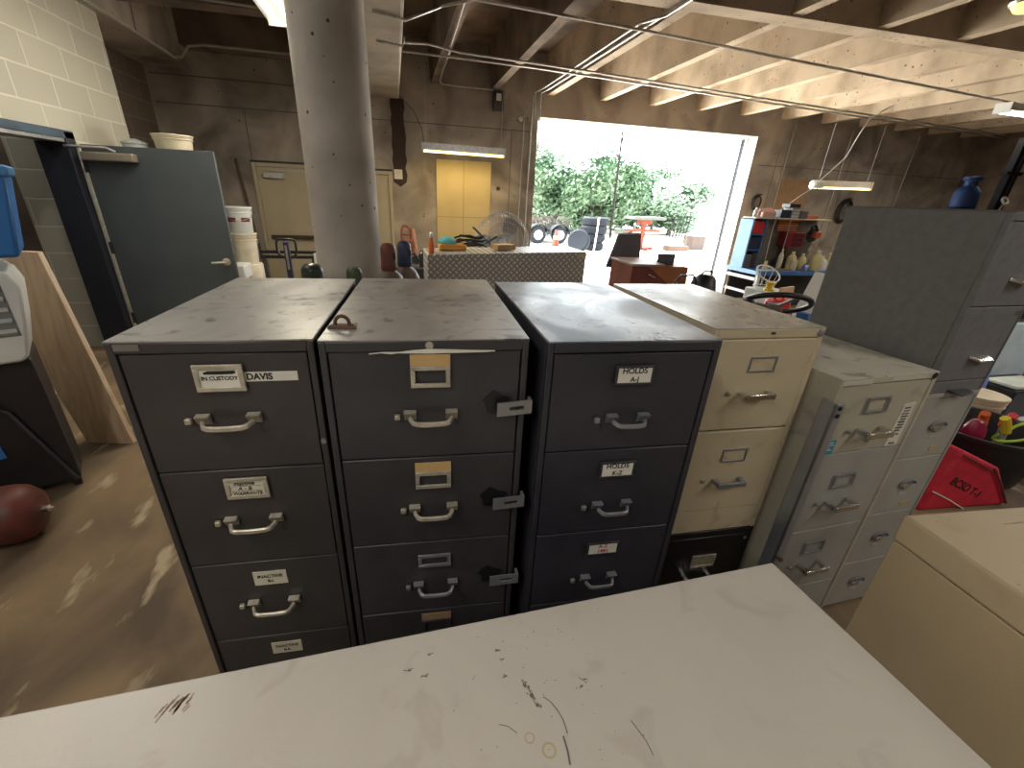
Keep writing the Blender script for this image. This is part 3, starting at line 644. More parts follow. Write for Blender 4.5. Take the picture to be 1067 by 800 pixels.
# ------------------------------------------------------------------ left corner: buckets, stick, pallet jack
def bucket(label, x, y, z, r, h, m, lid=True, band=None, group=None, handle=True):
    t = thing('bucket', label, 'bucket', (x, y, z), random.uniform(0, .4), group)
    MB().lathe([(r*.86, 0), (r*.88, .004), (r*.97, h*.76), (r*1.03, h*.765), (r*1.03, h*.80), (r*.98, h*.805), (r*.99, h*.86), (r*1.04, h*.865), (r*1.04, h*.885), (r, h*.89), (r, h*.94)], seg=32).build('pail', m, t)
    if lid: MB().lathe([(r*1.05, h*.92), (r*1.07, h*.93), (r*1.07, h*.99), (r*1.0, h), (r*.9, h*.985), (.01, h*.985)], seg=32).build('lid', m, t)
    if band:
        for a0, a1 in ((-2.6, -1.75), (-1.35, -.6)):
            mb = MB(); n = 10
            for i in range(n):
                b0, b1 = a0+(a1-a0)*i/n, a0+(a1-a0)*(i+1)/n
                mb.face([(r*.955*math.cos(b0), r*.955*math.sin(b0), h*.44), (r*.955*math.cos(b1), r*.955*math.sin(b1), h*.44), (r*.975*math.cos(b1), r*.975*math.sin(b1), h*.60), (r*.975*math.cos(b0), r*.975*math.sin(b0), h*.60)])
            mb.build('label_band', band, t)
    if handle:
        MB().tube(arc(14, lambda t_: (r*1.05*math.cos(math.pi*(1+t_)), r*1.05*math.sin(math.pi*(1+t_))-.004, h*.80-.32*h*math.sin(math.pi*t_))), .004, 6).build('wire_handle', steel, t)
    return t
bk = tag(MB().box(-2.34, -1.95, 6.85, 7.2, 0, .40).build('plywood_box', cardboard), 'plain brown box under the stacked pails beside the slate door', 'box')
bucket('cream lidless pail at the bottom of the stack beside the slate door', -2.11, 7.02, .745, .175, .41, plast_cream, True, None)
bucket('white pail with dark red label blocks on top of the stack', -2.11, 7.02, 1.1575, .17, .335, plast_white, True, mat('label_red', (.20, .03, .03), .6))
tag(MB().lathe([(.19, 0), (.20, .02), (.20, .33), (.19, .345)], (-2.11, 7.02, .40), 28).build('drum', plast_cream), 'squat cream drum holding up the stack of pails', 'drum')
jb = thing('white_carton', 'small white box with a dark printed mark near the door lever', 'box', (-2.20, 6.55, .80), R(4))
MB().box(-.07, .07, -.08, .08, 0, .17).build('box', plast_white, jb, bevel=.01)
MB().prism([(-.035, .10), (-.01, .118), (.035, .10), (.03, .085), (0, .10), (-.03, .082)], -.083, -.0805).build('printed_mark', ink, jb)
tag(MB().box(-2.33, -1.98, 6.42, 6.74, .62, .80).build('storage_crate', plast_white, bevel=.02), 'low white plastic crate beneath the small marked box', 'crate')
tag(MB().box(-2.30, -2.0, 6.45, 6.72, 0, .62).build('stacked_carton', cardboard), 'brown carton standing under the low white crate', 'box')
tag(MB().tube([(-2.25, 8.50, .0), (-2.585, 9.04, 2.17)], .022, 8).build('wooden_pole', wood_dark), 'long dark wooden pole leaning on the back wall beside the beige door', 'pole')
pj_ = thing('pallet_jack', 'pallet jack with a black loop handle in front of the beige door', 'pallet jack', (-1.22, 5.5, 0))
MB().tube([(-.03, 0, 1.02), (-.085, 0, 1.05), (-.10, 0, 1.10), (-.10, 0, 1.18), (-.085, 0, 1.215), (-.05, 0, 1.225), (.05, 0, 1.225), (.085, 0, 1.215), (.10, 0, 1.18), (.10, 0, 1.10), (.085, 0, 1.05), (.03, 0, 1.02)], .013, 8).build('loop_handle', plast_black, pj_)
MB().box(-.03, .03, -.03, .03, .32, 1.20).build('steering_column', mat('jack_blue', (.02, .03, .08), .4), pj_, bevel=.01)
MB().box(-.012, .012, -.036, -.03, .90, 1.16).build('chrome_strip', chrome, pj_)
MB().box(-.10, .10, -.12, .15, .06, .34).build('hydraulic_pump', dark_steel, pj_, bevel=.02)
fk = MB()
for x in (-.2, .1): fk.box(x, x+.10, .12, 1.2, .06, .11)
fk.build('forks', mat('jack_blue', (.02, .03, .08), .4), pj_, bevel=.01)
wl_ = MB()
for x in (-.06, .06): wl_.lathe([(.02, -.02), (.07, -.02), (.07, .02), (.02, .02)], (x, -.04, .07), 18, (1, 0, 0))
wl_.build('wheels', rubber, pj_)
rb = thing('steel_rail', 'black double steel rail lying level behind the black loop handle', 'rail', (-1.25, 5.72, 0))
MB().box(-.32, .30, 0, .04, 1.04, 1.075).box(-.32, .30, 0, .04, .985, 1.02).build('rail', plast_black, rb, bevel=.004)
MB().box(-.30, -.26, .0, .04, 0, .99).build('leg', dark_steel, rb); MB().box(.24, .28, 0, .04, 0, .99).build('leg', dark_steel, rb)
tag(MB().box(-.965, -.80, 5.62, 5.66, .0, 1.06).build('white_board', plast_white, bevel=.004), 'white board standing upright by the column, beyond the black cylinder', 'board')
tag(MB().box(-1.30, -.88, 4.7, 5.0, 0, .86).build('flat_carton', cardboard), 'pale brown box low in front of the pallet jack', 'box')
tb = bucket('white tub with a ribbed lid standing above the top of the slate door', -2.42, 6.30, 2.02, .19, .22, plast_cream, True, None, None, False)
tag(MB().lathe([(.10, 0), (.12, .01), (.12, .10), (.13, .105), (.13, .12), (.02, .16)], (-2.80, 6.28, 2.02), 24).build('clear_tub', mat('clear_plastic', (.52, .56, .58), .2)), 'small clear tub with a lid above the slate door near the wall', 'tub')
lk = thing('tall_locker', 'tall dark locker hidden behind the open slate door, tubs on top', 'locker', (-2.95, 6.0, 0))
MB().box(0, .70, .03, .6, 0, 2.018).build('locker_body', dark_steel, lk, bevel=.005)
for k in range(2): MB().box(.01+.345*k, .34+.345*k, .0, .028, .05, 2.0).build('locker_door', dark_steel, lk, bevel=.005)

# ------------------------------------------------------------------ left foreground pile
pk = MB().hexa([(-2.285, 3.27, 0), (-1.96, 3.20, 0), (-1.955, 3.245, 0), (-2.28, 3.315, 0), (-2.62, 3.45, 1.32), (-2.20, 3.36, 1.32), (-2.195, 3.40, 1.32), (-2.615, 3.49, 1.32)])
tag(pk.build('wooden_board', wood, bevel=.004), 'wide raw wooden board standing on end on the floor', 'board')
RP = R(30)
mc = thing('metal_cabinet', 'black metal cabinet under the white vented case, left edge', 'cabinet', (-2.00, 2.72, 0), RP)
MB().box(-.75, 0, 0, .38, .06, .84).build('cabinet_body', mat('black_brown_steel', (.028, .024, .026), .4), mc, bevel=.006)
MB().tube([(-.42, -.02, .10), (-.40, -.03, .52), (-.36, -.03, .60), (-.22, -.03, .61), (-.17, -.03, .57), (-.02, -.02, .06)], .013, 8).build('tube_frame', dark_steel, mc)
for q in ((-.73, .02), (-.05, .02), (-.05, .32)): MB().box(q[0], q[0]+.04, q[1], q[1]+.04, 0, .06).build('foot', plast_black, mc)
MB().box(-.70, -.34, -.012, -.001, .40, .415).build('chrome_rail', steel, mc)
MB().hexa([(-.28, -.012, .30), (-.25, -.012, .30), (-.25, -.002, .30), (-.28, -.002, .30), (-.33, -.012, .83), (-.28, -.012, .83), (-.28, -.002, .83), (-.33, -.002, .83)]).build('blue_strap', plast_blue, mc)
wcs = thing('vented_case', 'white plastic case with vent louvres under the blue tote', 'appliance', (-1.90, 2.70, .843), RP)
mb = MB(); prof = [(-.62, 0), (-.10, .0), (-.07, .03), (-.03, .20), (0.0, .38), (-.02, .45), (-.07, .49), (-.62, .49)]
mb.prism(prof, 0, .38); mb.build('case', plast_white, wcs, bevel=.015)
for k in range(5): MB().hexa([(-.46, -.004, .15+k*.055), (-.075, -.004, .15+k*.055), (-.075, .002, .15+k*.055), (-.46, .002, .15+k*.055), (-.46, -.022, .165+k*.055), (-.075, -.022, .165+k*.055), (-.075, .002, .185+k*.055), (-.46, .002, .185+k*.055)]).build('vent_louvre', mat('pale_grey_plastic', (.50, .52, .52), .45), wcs)
MB().box(-.47, -.065, -.002, .003, .14, .44).build('vent_recess', mat('vent_dark', (.22, .23, .24), .6), wcs)
pf = thing('paper_bundle', 'thin bundle of cream papers between white case and blue tote', 'papers', (-1.95, 2.73, 1.334), RP)
for k in range(3): MB().box(-.46, -.02-.015*k, .0, .34, .013*k, .013*k+.011).build('paper_sheet', (card_white, manila, plast_white)[k], pf)
bt = thing('storage_tote', 'bright blue plastic tote at the left edge of the picture', 'tote', (-1.86, 2.72, 1.372), RP)
MB().hexa([(-.56, 0, 0), (0, 0, 0), (0, .38, 0), (-.56, .38, 0), (-.62, -.03, .38), (.06, -.03, .38), (.06, .41, .38), (-.62, .41, .38)]).build('bin', plast_blue, bt, bevel=.02)
MB().box(-.64, .075, -.045, .425, .37, .42).build('lid', mat('pale_blue_lid', (.09, .30, .66), .4), bt, bevel=.012)
rc_ = thing('steel_tank', 'rust-red steel tank lying on the floor at the left edge', 'tank', (-1.90, 2.27, .155), R(10))
MB().lathe([(.05, -1.1), (.12, -1.04), (.152, -.96), (.152, -.11), (.143, -.06), (.115, -.022), (.065, -.004), (.01, 0)], (0, 0, 0), 32, (1, 0, 0)).build('tank_body', red_paint, rc_)
MB().lathe([(.018, 0), (.018, .03), (.010, .035), (.010, .05)], (-.004, 0, 0), 14, (1, 0, 0)).build('valve', chrome, rc_)
for q in (-.85, -.30): MB().box(q, q+.05, -.13, .13, -.154, -.08).build('cradle_foot', rusty, rc_)
tag(MB().hexa([(-2.05, 4.35, 0), (-1.70, 4.20, 0), (-1.62, 4.42, 0), (-1.97, 4.57, 0), (-2.05, 4.35, .006), (-1.70, 4.20, .006), (-1.62, 4.42, .006), (-1.97, 4.57, .006)]).build('plastic_sheet', plast_white), 'scrap of white plastic sheet on the floor behind the wooden board', 'plastic sheet')

# ------------------------------------------------------------------ centre: diamond plate box with clutter, fan, saw
dp = thing('diamond_plate_box', 'low diamond-plate steel box behind the second grey cabinet', 'steel box', (.29, 4.5, 0), R(1.2))
MB().hexa([(0, 0, .45), (1.70, 0, .45), (1.70, .55, .45), (0, .55, .45), (0, 0, 1.20), (1.70, 0, 1.245), (1.70, .55, 1.245), (0, .55, 1.20)]).build('box_body', plate_m, dp, bevel=.006)
MB().box(1.60, 1.702, -.004, .0, 1.19, 1.225).build('paper_sticker', mat('yellow_sticker', (.62, .55, .30), .6), dp)
lg = MB()
for x in (.05, 1.62):
    for y in (.04, .48): MB().box(x, x+.05, y, y+.05, 0, .45).build('leg', dark_steel, dp)
fz = 1.215
sp_ = thing('spray_bottle', 'small orange spray bottle on the left end of the diamond-plate box', 'bottle', (.335, 4.56, 1.203))
MB().lathe([(.026, 0), (.028, .01), (.028, .10), (.016, .13), (.012, .15)], seg=18).build('bottle', orange, sp_); MB().lathe([(.016, .15), (.020, .155), (.018, .19), (.008, .20)], seg=14).build('cap', plast_white, sp_)
tag(MB().box(.43, .72, 4.75, 4.95, 1.212, 1.275).build('orange_case', mat('amber_plastic', (.70, .30, .05), .5), bevel=.012), 'flat orange case lying on the diamond-plate box', 'case')
rg = MB().lathe([(.10, 0), (.095, .02), (.07, .045), (.035, .06), (.008, .062)], (.52, 4.85, 1.276), 14)
for v in rg.bm.verts: v.co.x += random.uniform(-.012, .012); v.co.z += random.uniform(0, .012) if v.co.z > 1.28 else 0
tag(rg.build('rag', teal), 'crumpled teal rag on top of the orange case', 'rag')
hb_ = MB()
pts = [(.78+.16*math.cos(t*.55)+.02*math.sin(t*2.1), 4.86+.10*math.sin(t*.55), 1.245+.0035*t+.014*math.sin(t*1.7)) for t in range(0, 34)]
tag(MB().tube(pts, .011, 6).build('coiled_cable', hose), 'tangle of black cable heaped on the diamond-plate box', 'cable')
xr = thing('folding_stand', 'black crossed folding stand standing behind the cable tangle', 'stand', (1.02, 5.20, 0))
MB().tube([(-.21, 0, 0), (-.13, 0, .9), (-.10, 0, 1.20), (.13, 0, 1.33)], .010, 6).build('leg', dark_steel, xr); 
MB().tube([(.21, .02, 0), (.16, .02, .9), (.10, .02, 1.20), (-.16, .02, 1.42)], .010, 6).build('leg', dark_steel, xr)
MB().tube([(-.14, .01, .8), (.17, .01, .8)], .008, 6).build('spreader', dark_steel, xr)
tag(MB().rbox((0, 0, 0), (.22, .16, .05), (0, 0, .3)).build('wood_offcut', mat('tan_wood', (.50, .30, .13), .7), None, (1.12, 4.78, 1.258)), 'tan wood offcut beside the fan on the diamond-plate box', 'wood offcut')
# fan
fn = thing('pedestal_fan', 'large round wire-caged pedestal fan behind the diamond-plate box', 'fan', (1.39, 6.0, 0), R(8))
FR = .385; FZ_ = 1.18
rx = Matrix.Rotation(R(90), 3, 'X')
g_ = MB()
for r_, y in ((FR, 0), (FR*.98, -.05), (FR*.98, .05), (FR*.86, -.085), (FR*.70, -.10), (FR*.52, -.108), (FR*.34, -.11)):
    g_.ring((0, y, FZ_), r_, .005 if r_ < FR else .010, 40, 5, rx)
for k in range(64):
    a = 2*math.pi*k/64; cx, cz = math.cos(a), math.sin(a)
    g_.tube([(FR*.15*cx, -.112, FZ_+FR*.15*cz), (FR*.5*cx, -.108, FZ_+FR*.5*cz), (FR*.86*cx, -.085, FZ_+FR*.86*cz), (FR*cx, 0, FZ_+FR*cz)], .0036, 4)
g_.build('wire_guard', steel, fn)
for k in range(3):
    a = 2*math.pi*k/3+.5; q = Matrix.Rotation(a, 3, 'Y'); n = 7; top_ = []; bot_ = []
    prof = [(.05, -.03, .03), (.12, -.08, .07), (.22, -.12, .11), (.31, -.11, .11), (.345, -.06, .07)]
    mb = MB()
    for (z0, l0, r0), (z1, l1, r1) in zip(prof, prof[1:]):
        mb.hexa([q @ Vector(p) for p in ((l0, -.03, z0), (r0, .03, z0), (r0, .034, z0), (l0, -.026, z0), (l1, -.03, z1), (r1, .03, z1), (r1, .034, z1), (l1, -.026, z1))])
    mb.build('fan_blade', mat('fan_blade_grey', (.25, .25, .26), .4, .5), fn, (0, 0, FZ_))
MB().lathe([(.001, 0), (.05, 0), (.055, .02), (.055, .06), (.01, .06)], (0, -.05, FZ_), 20, (0, 1, 0)).build('hub', steel, fn)
MB().lathe([(.09, 0), (.10, .03), (.09, .18), (.05, .22)], (0, .04, FZ_), 24, (0, 1, 0)).build('motor', dark_steel, fn)
MB().tube([(0, .12, 0), (0, .12, FZ_)], .022, 10).build('pole', steel, fn); MB().lathe([(.24, 0), (.24, .02), (.05, .05), (.03, .06)], (0, .12, 0), 28).build('base', dark_steel, fn)
# upright orange saw / tamper
cs = thing('cutoff_saw', 'orange cut-off saw standing upright right of the column', 'saw', (.13, 6.5, 0))
MB().tube([(-.05, 0, 1.30), (-.06, 0, 1.22), (-.05, 0, 1.14), (.05, 0, 1.13), (.065, 0, 1.2), (.06, 0, 1.29), (.02, 0, 1.33), (-.03, 0, 1.335), (-.05, 0, 1.30)], .016, 8).build('loop_handle', mat('dull_orange', (.30, .075, .03), .6), cs)
MB().tube([(-.05, 0, 1.22), (.06, 0, 1.22)], .014, 8).build('crossbar', mat('dull_orange', (.30, .075, .03), .6), cs)
MB().box(-.02, .09, -.05, .06, .95, 1.16).build('engine', mat('orange_dirty', (.30, .085, .03), .6), cs, bevel=.015)
MB().hexa([(.10, -.02, .94), (.16, -.02, .94), (.16, .02, .94), (.10, .02, .94), (.085, -.02, 1.30), (.12, -.02, 1.30), (.12, .02, 1.30), (.085, .02, 1.30)]).build('guard', mat('salmon_paint', (.62, .28, .17), .5), cs, bevel=.01)
MB().box(-.06, .17, -.07, .09, .70, .95).build('housing', dark_steel, cs, bevel=.02)
MB().box(-.12, .22, -.12, .15, 0, .70).build('stand', dark_steel, cs, bevel=.01)
tp = thing('tool_pile_cart', 'dark cluttered tool cart between the capped cylinders and the diamond-plate box', 'cart', (.22, 5.2, 0))
MB().box(-.16, .14, -.15, .2, .08, .98).build('cart_body', dark_steel, tp, bevel=.01)
MB().tube([(-.10, -.05, .98), (-.11, -.05, 1.10), (-.04, -.05, 1.14), (.02, -.05, 1.05)], .012, 6).build('hose', plast_black, tp)
MB().lathe([(.04, 0), (.045, .01), (.045, .15), (.02, .18)], (.06, -.02, .98), 16).build('oil_can', dark_steel, tp)
MB().rbox((-.06, -.06, 1.0), (.10, .05, .05), (0, .3, .4)).build('bracket', steel, tp)
for x in (-.12, .1): MB().lathe([(.01, -.015), (.04, -.015), (.04, .015), (.01, .015)], (x, -.1, .04), 14, (1, 0, 0)).build('caster', rubber, tp)

# ------------------------------------------------------------------ maroon desk by the opening
dk = thing('wooden_desk', 'maroon wooden desk with oak side by the garage opening', 'desk', (2.66, 4.72, 0), R(-4))
MB().box(.0, .70, 0, .62, 0, 1.075).build('desk_body', desk_wood, dk, bevel=.006)
MB().box(-.015, .40, -.015, .635, 1.075, 1.10).build('desk_top', mat('pale_edge', (.40, .30, .28), .5), dk, bevel=.004)
MB().prism([(.20, 1.07), (.70, 1.07), (.70, .80), (.50, .86)], -.006, -.001).build('oak_panel', desk_orange, dk)
MB().tube([(.21, -.02, .985), (.29, -.02, .95)], .007, 6).build('drawer_pull', nickel, dk)
ch = thing('folded_chair', 'dark padded chair back rising above the maroon desk', 'chair', (2.74, 5.25, 0), R(-3))
MB().hexa([(-.06, .2, .95), (.42, .2, .95), (.42, .26, .95), (-.06, .26, .95), (.10, .30, 1.37), (.42, .30, 1.38), (.42, .35, 1.38), (.10, .35, 1.37)]).build('backrest', mat('grey_vinyl', (.085, .08, .095), .6), ch, bevel=.02)
MB().box(0, .42, .2, .62, .44, .52).build('seat', mat('grey_vinyl', (.085, .08, .095), .6), ch, bevel=.02)
for x in (.04, .36):
    MB().tube([(x, .25, 0), (x, .25, .98)], .013, 8).build('leg', dark_steel, ch); MB().tube([(x, .58, 0), (x, .58, .45)], .013, 8).build('leg', dark_steel, ch)
m2 = thing('small_monitor', 'small dark panel standing on the right end of the maroon desk', 'monitor', (3.20, 4.90, 1.075), R(-4))
MB().box(-.11, .11, 0, .03, .0, .12).build('screen', mat('grey_vinyl', (.085, .08, .095), .6), m2, bevel=.005); MB().box(-.08, .08, -.03, .06, 0, .012).build('foot', dark_steel, m2)
wch = thing('wire_chair', 'black wire-backed chair close in front of the maroon desk', 'chair', (3.06, 4.25, 0))
MB().tube([(-.13, 0, 0), (-.13, 0, .98), (-.08, 0, 1.045), (.08, 0, 1.05), (.14, 0, .98), (.14, 0, 0)], .012, 8).build('back_frame', dark_steel, wch)
for x in (-.06, 0, .06): MB().tube([(x, 0, .5), (x*1.4, 0, 1.045)], .006, 6).build('back_wire', dark_steel, wch)
MB().box(-.17, .18, -.38, .02, .44, .48).build('seat', plast_black, wch, bevel=.015)
for x in (-.13, .14): MB().tube([(x, -.34, 0), (x, -.34, .45)], .012, 8).build('leg', dark_steel, wch)
bb = thing('black_cushion_pile', 'black bag slumped right of the wire-backed chair', 'bag', (3.47, 4.48, 0))
mb = MB().lathe([(.14, 0), (.165, .05), (.165, .55), (.16, .85), (.13, .97), (.08, 1.02), (.01, 1.025)], seg=22)
for v in mb.bm.verts: v.co.x += .015*math.sin(v.co.z*7+v.co.y*9); v.co.y += .015*math.cos(v.co.z*6)
mb.build('bag', plast_black, bb); MB().tube([(-.08, 0, 1.0), (-.04, -.02, 1.06), (.05, -.02, 1.06), (.10, 0, .98)], .012, 6).build('strap', plast_black, bb)
tag(MB().tube([(2.02, 5.6, .55), (2.02, 5.6, .85), (2.06, 5.6, .98), (2.16, 5.6, 1.07), (2.20, 5.6, 1.10)]+[(2.2, 5.62, 1.1), (2.2, 5.62, .0)], .012, 6).build('bent_pipe', dark_steel), 'bent dark pipe standing just right of the diamond-plate box', 'pipe')

# ------------------------------------------------------------------ lawn tractor behind the cream cabinet
tr = thing('lawn_tractor', 'lawn tractor with a black steering wheel behind the cream cabinet', 'lawn tractor', (2.86, 2.85, 0), R(10))
wr = Matrix.Rotation(R(-22), 3, 'X') @ Matrix.Rotation(R(16), 3, 'Y')
wc_ = Vector((.04, 0, 1.06))
sw = MB().ring(wc_, .235, .020, 40, 10, wr); sw.build('steering_wheel', plast_black, tr)
spk = MB()
for a in (.4, 2.5, 4.5): spk.tube([wc_-Vector((0, 0, .03)), wc_+wr @ Vector((.235*math.cos(a), .235*math.sin(a), 0))], .012, 6)
spk.lathe([(.001, -.04), (.05, -.04), (.05, 0), (.001, .005)], wc_, 18).build('wheel_spokes', mat('spoke_grey', (.20, .19, .17), .5), tr)
MB().tube([wc_, (.04, .22, .62)], .022, 8).build('steering_column', dark_steel, tr)
MB().hexa([(-.26, .05, .45), (.22, .05, .45), (.22, .75, .45), (-.26, .75, .45), (-.24, .10, .98), (.20, .10, .98), (.18, .70, .90), (-.22, .70, .90)]).build('hood', mat('tractor_orange', (.60, .26, .06), .4), tr, bevel=.04)
MB().hexa([(-.40, -.02, 1.0), (-.14, -.02, 1.0), (-.14, .16, 1.0), (-.40, .16, 1.0), (-.37, 0, 1.10), (-.17, 0, 1.10), (-.17, .13, 1.10), (-.37, .13, 1.10)]).build('seat', plast_black, tr, bevel=.03)
MB().box(-.29, -.25, .04, .08, .5, 1.0).build('seat_post', dark_steel, tr); MB().box(-.36, .30, -.6, .75, .30, .46).build('chassis', dark_steel, tr, bevel=.02)
for x in (-.36, .30):
    for y, r_ in ((-.45, .26), (.6, .20)):
        MB().lathe([(.06, -.08), (r_*.9, -.09), (r_, -.05), (r_, .05), (r_*.9, .09), (.06, .08)], (x, y, r_), 24, (1, 0, 0)).build('wheel', rubber, tr)
# things beyond the tractor
rt_ = thing('red_jug', 'red fuel can between the steering wheel and the white basket', 'fuel can', (3.80, 3.72, .62))
MB().box(-.10, .10, -.08, .08, 0, .28).build('can', mat('red_plastic', (.62, .03, .03), .4), rt_, bevel=.03); MB().tube([(-.05, 0, .28), (-.05, 0, .33), (.05, 0, .34), (.05, 0, .28)], .014, 8).build('handle', mat('red_plastic', (.62, .03, .03), .4), rt_)
tag(MB().hexa([(3.92, 3.82, .622), (4.10, 3.82, .622), (4.10, 3.85, .622), (3.92, 3.85, .622), (3.95, 3.87, .98), (4.11, 3.87, 1.0), (4.11, 3.90, 1.0), (3.95, 3.90, .98)]).build('tan_folder', mat('peach_board', (.72, .50, .32), .7)), 'peach board leaning behind the red fuel can', 'board')
bk2 = thing('wire_basket', 'round white wire basket holding a yellow spool near the bench', 'basket', (4.0, 4.15, .93), R(0))
MB().ring((0, 0, .16), .13, .008, 32, 6, Matrix.Rotation(R(35), 3, 'X')).ring((0, .02, .02), .10, .006, 28, 6).build('rim', plast_white, bk2)
bw_ = MB()
for k in range(12):
    a = k*math.pi/6; q = Matrix.Rotation(R(35), 3, 'X') @ Vector((.13*math.cos(a), .13*math.sin(a), 0)); bw_.tube([q+Vector((0, 0, .16)), (.10*math.cos(a), .02+.10*math.sin(a), .02)], .003, 4)
bw_.build('wires', plast_white, bk2)
tag(MB().lathe([(.05, 0), (.05, .015), (.03, .02), (.03, .07), (.05, .075), (.05, .09)], (3.92, 4.0, .93), 18).build('spool', yellow), 'yellow spool beside the white wire basket', 'spool')
ut = thing('utility_table', 'low grey utility table carrying the red can and wire basket', 'table', (3.6, 3.55, 0))
MB().box(0, .62, 0, .75, .58, .62).build('table_top', steel, ut, bevel=.004); MB().box(.24, .56, .36, .70, .62, .93).build('crate', plast_white, ut, bevel=.01)
for x in (.02, .55):
    for y in (.02, .68): MB().box(x, x+.05, y, y+.05, 0, .58).build('leg', steel, ut)
tag(MB().hexa([(3.30, 2.75, 0), (3.34, 2.73, 0), (3.36, 3.25, 0), (3.32, 3.27, 0), (3.34, 2.77, 1.28), (3.37, 2.75, 1.28), (3.39, 3.0, 1.28), (3.36, 3.02, 1.28)]).build('white_board', plast_white), 'narrow white panel on edge beside the dark two-drawer cabinet', 'panel')
tag(MB().box(3.20, 3.26, 2.80, 2.92, 0, .98).build('blue_board', plast_blue, bevel=.004), 'narrow blue board on end beside the narrow white panel', 'board')

# ------------------------------------------------------------------ workbench and hutch
BX, BY = 5.98, 6.40
wb = thing('workbench', 'blue-topped workbench with white legs along the right of the opening', 'workbench', (BX, BY, 0), R(1))
MB().box(0, 2.0, 0, .80, .70, .765).build('bench_top', bench_blue, wb, bevel=.004)
MB().box(-.004, 0, 0, .80, .70, .765).build('end_strip', bench_pale, wb)
for x, y in ((.0, .0), (.0, .75), (1.92, 0), (1.92, .75)): MB().box(x, x+.055, y, y+.05, 0, .70).build('leg', plast_white if x < 1 else dark_steel, wb, bevel=.003)
MB().box(.01, .045, .05, .75, .60, .65).box(.01, .045, .05, .75, .36, .40).build('rung', plast_white, wb)
MB().box(.06, 1.95, .70, .74, 0, .70).build('back_panel', dark_steel, wb)
hu = thing('bench_hutch', 'hutch with a pale blue end panel and pegboard on the workbench', 'hutch', (BX, BY+.40, .766), R(1))
MB().box(-.03, .0, 0, .30, 0, .80).build('end_panel', bench_pale, hu, bevel=.003)
MB().box(0, 1.62, .0, .30, .815, .835).build('shelf', plast_cream, hu, bevel=.003)
MB().box(0, 1.62, .28, .30, 0, .815).build('pegboard', mat('pegboard', (.24, .20, .15), .8, 0, (.16, .135, .10), 7), hu)
MB().box(.0, .27, .02, .28, .29, .31).box(.0, .27, .02, .28, .55, .57).box(.26, .28, .02, .28, 0, .815).build('divider', bench_blue, hu)
MB().tube([(.72, -.03, 0), (.72, -.01, .82)], .008, 6).build('upright_rod', steel, hu)
HX, HY, HZ = BX, BY+.40, .766
def onb(name, label, cat, x, dy, z, mb, m, bevel=.006): 
    o = mb.build(name, m, None, (HX+x, HY+dy, HZ+z), (0, 0, R(1)), bevel); return tag(o, label, cat)
def bxs(w_, d_, h_): return MB().box(0, w_, 0, d_, 0, h_)
onb('tool_case', 'bright red tool case in the hutch beside the blue end panel', 'tool case', .02, .03, .572, bxs(.23, .22, .20), mat('red_plastic', (.62, .03, .03), .4))
onb('black_binder', 'dark blue drill case on the middle level of the hutch', 'tool case', .02, .03, .312, bxs(.22, .22, .20), mat('ink_blue', (.02, .025, .07), .5))
onb('parts_box', 'grey parts box standing at the bottom of the hutch', 'box', .01, .0, .001, bxs(.12, .2, .22), mat('grey_box', (.14, .13, .14), .6))
onb('parts_box', 'dark brown parts box beside the grey one in the hutch', 'box', .15, .02, .001, bxs(.10, .2, .25), mat('brown_box', (.06, .04, .035), .6))
onb('drawer_chest', 'black parts chest under the hutch shelf behind the jugs', 'chest', .93, .06, .001, bxs(.30, .2, .15), plast_black)
rb2 = thing('tool_chest', 'dark red tool chest on blocks against the pegboard', 'tool chest', (HX+.82, HY+.06, HZ+.36), R(1))
MB().box(0, .36, 0, .2, 0, .25).build('chest_body', mat('crimson', (.24, .015, .025), .4), rb2, bevel=.008)
for k in range(3): MB().box(.12, .34, -.008, 0, .02+.075*k, .08+.075*k).build('drawer', mat('crimson_dark', (.13, .01, .018), .4), rb2, bevel=.003)
onb('support_block', 'wooden block under the dark red tool chest', 'block', .90, .07, .153, bxs(.30, .16, .205), wood_dark)
ofl = MB()
for k in range(5): ofl.box(0, .44-.02*(k % 2), -.004, 0, .04*k, .04*k+.024)
fl_ = thing('striped_banner', 'orange striped cloth pinned under the hutch shelf', 'banner', (HX+.74, HY+.266, HZ+.62), R(1))
MB().box(0, .44, 0, .006, 0, .20).build('cloth', mat('banner_dark', (.16, .10, .07), .8), fl_)
ofl.build('stripes', mat('stripe_orange', (.80, .25, .07), .7), fl_)
def jug(label, x, dy, r, h, m):
    t = thing('plastic_jug', label, 'jug', (HX+x, HY+dy, HZ), R(10))
    mb = MB().lathe([(r, 0), (r*1.05, .01), (r*1.05, h*.55), (r*.85, h*.72), (r*.35, h*.86), (r*.3, h*.93)], seg=14); mb.build('bottle', m, t)
    MB().lathe([(r*.36, h*.92), (r*.36, h), (r*.2, h)], seg=12).build('cap', plast_white, t)
yel = mat('pale_yellow_jug', (.62, .58, .30), .4)
jug('pale yellow jug third along the bench, below the red chest', .88, -.10, .075, .30, yel)
jug('pale yellow jug beside the black parts chest', 1.08, -.12, .07, .27, yel)
jug('large yellowish jug near the right end of the bench', 1.27, -.24, .085, .34, yel)
jug('white jug at the right end of the bench', 1.42, -.20, .10, .24, plast_white)
jug('slim yellow bottle at the far right of the bench', 1.55, -.22, .05, .30, yel)
jug('slim pale bottle next to the upright rod', .66, -.08, .04, .34, plast_cream)
onb('paint_tin', 'tall white carton at the middle of the bench front', 'carton', .80, -.26, .001, bxs(.07, .07, .17), plast_cream)
onb('pipe_fitting', 'pale fitting standing near the left end of the bench', 'fitting', .36, -.10, .001, MB().lathe([(.045, 0), (.045, .03), (.03, .04), (.03, .12), (.02, .14)], seg=14), plast_cream, 0)
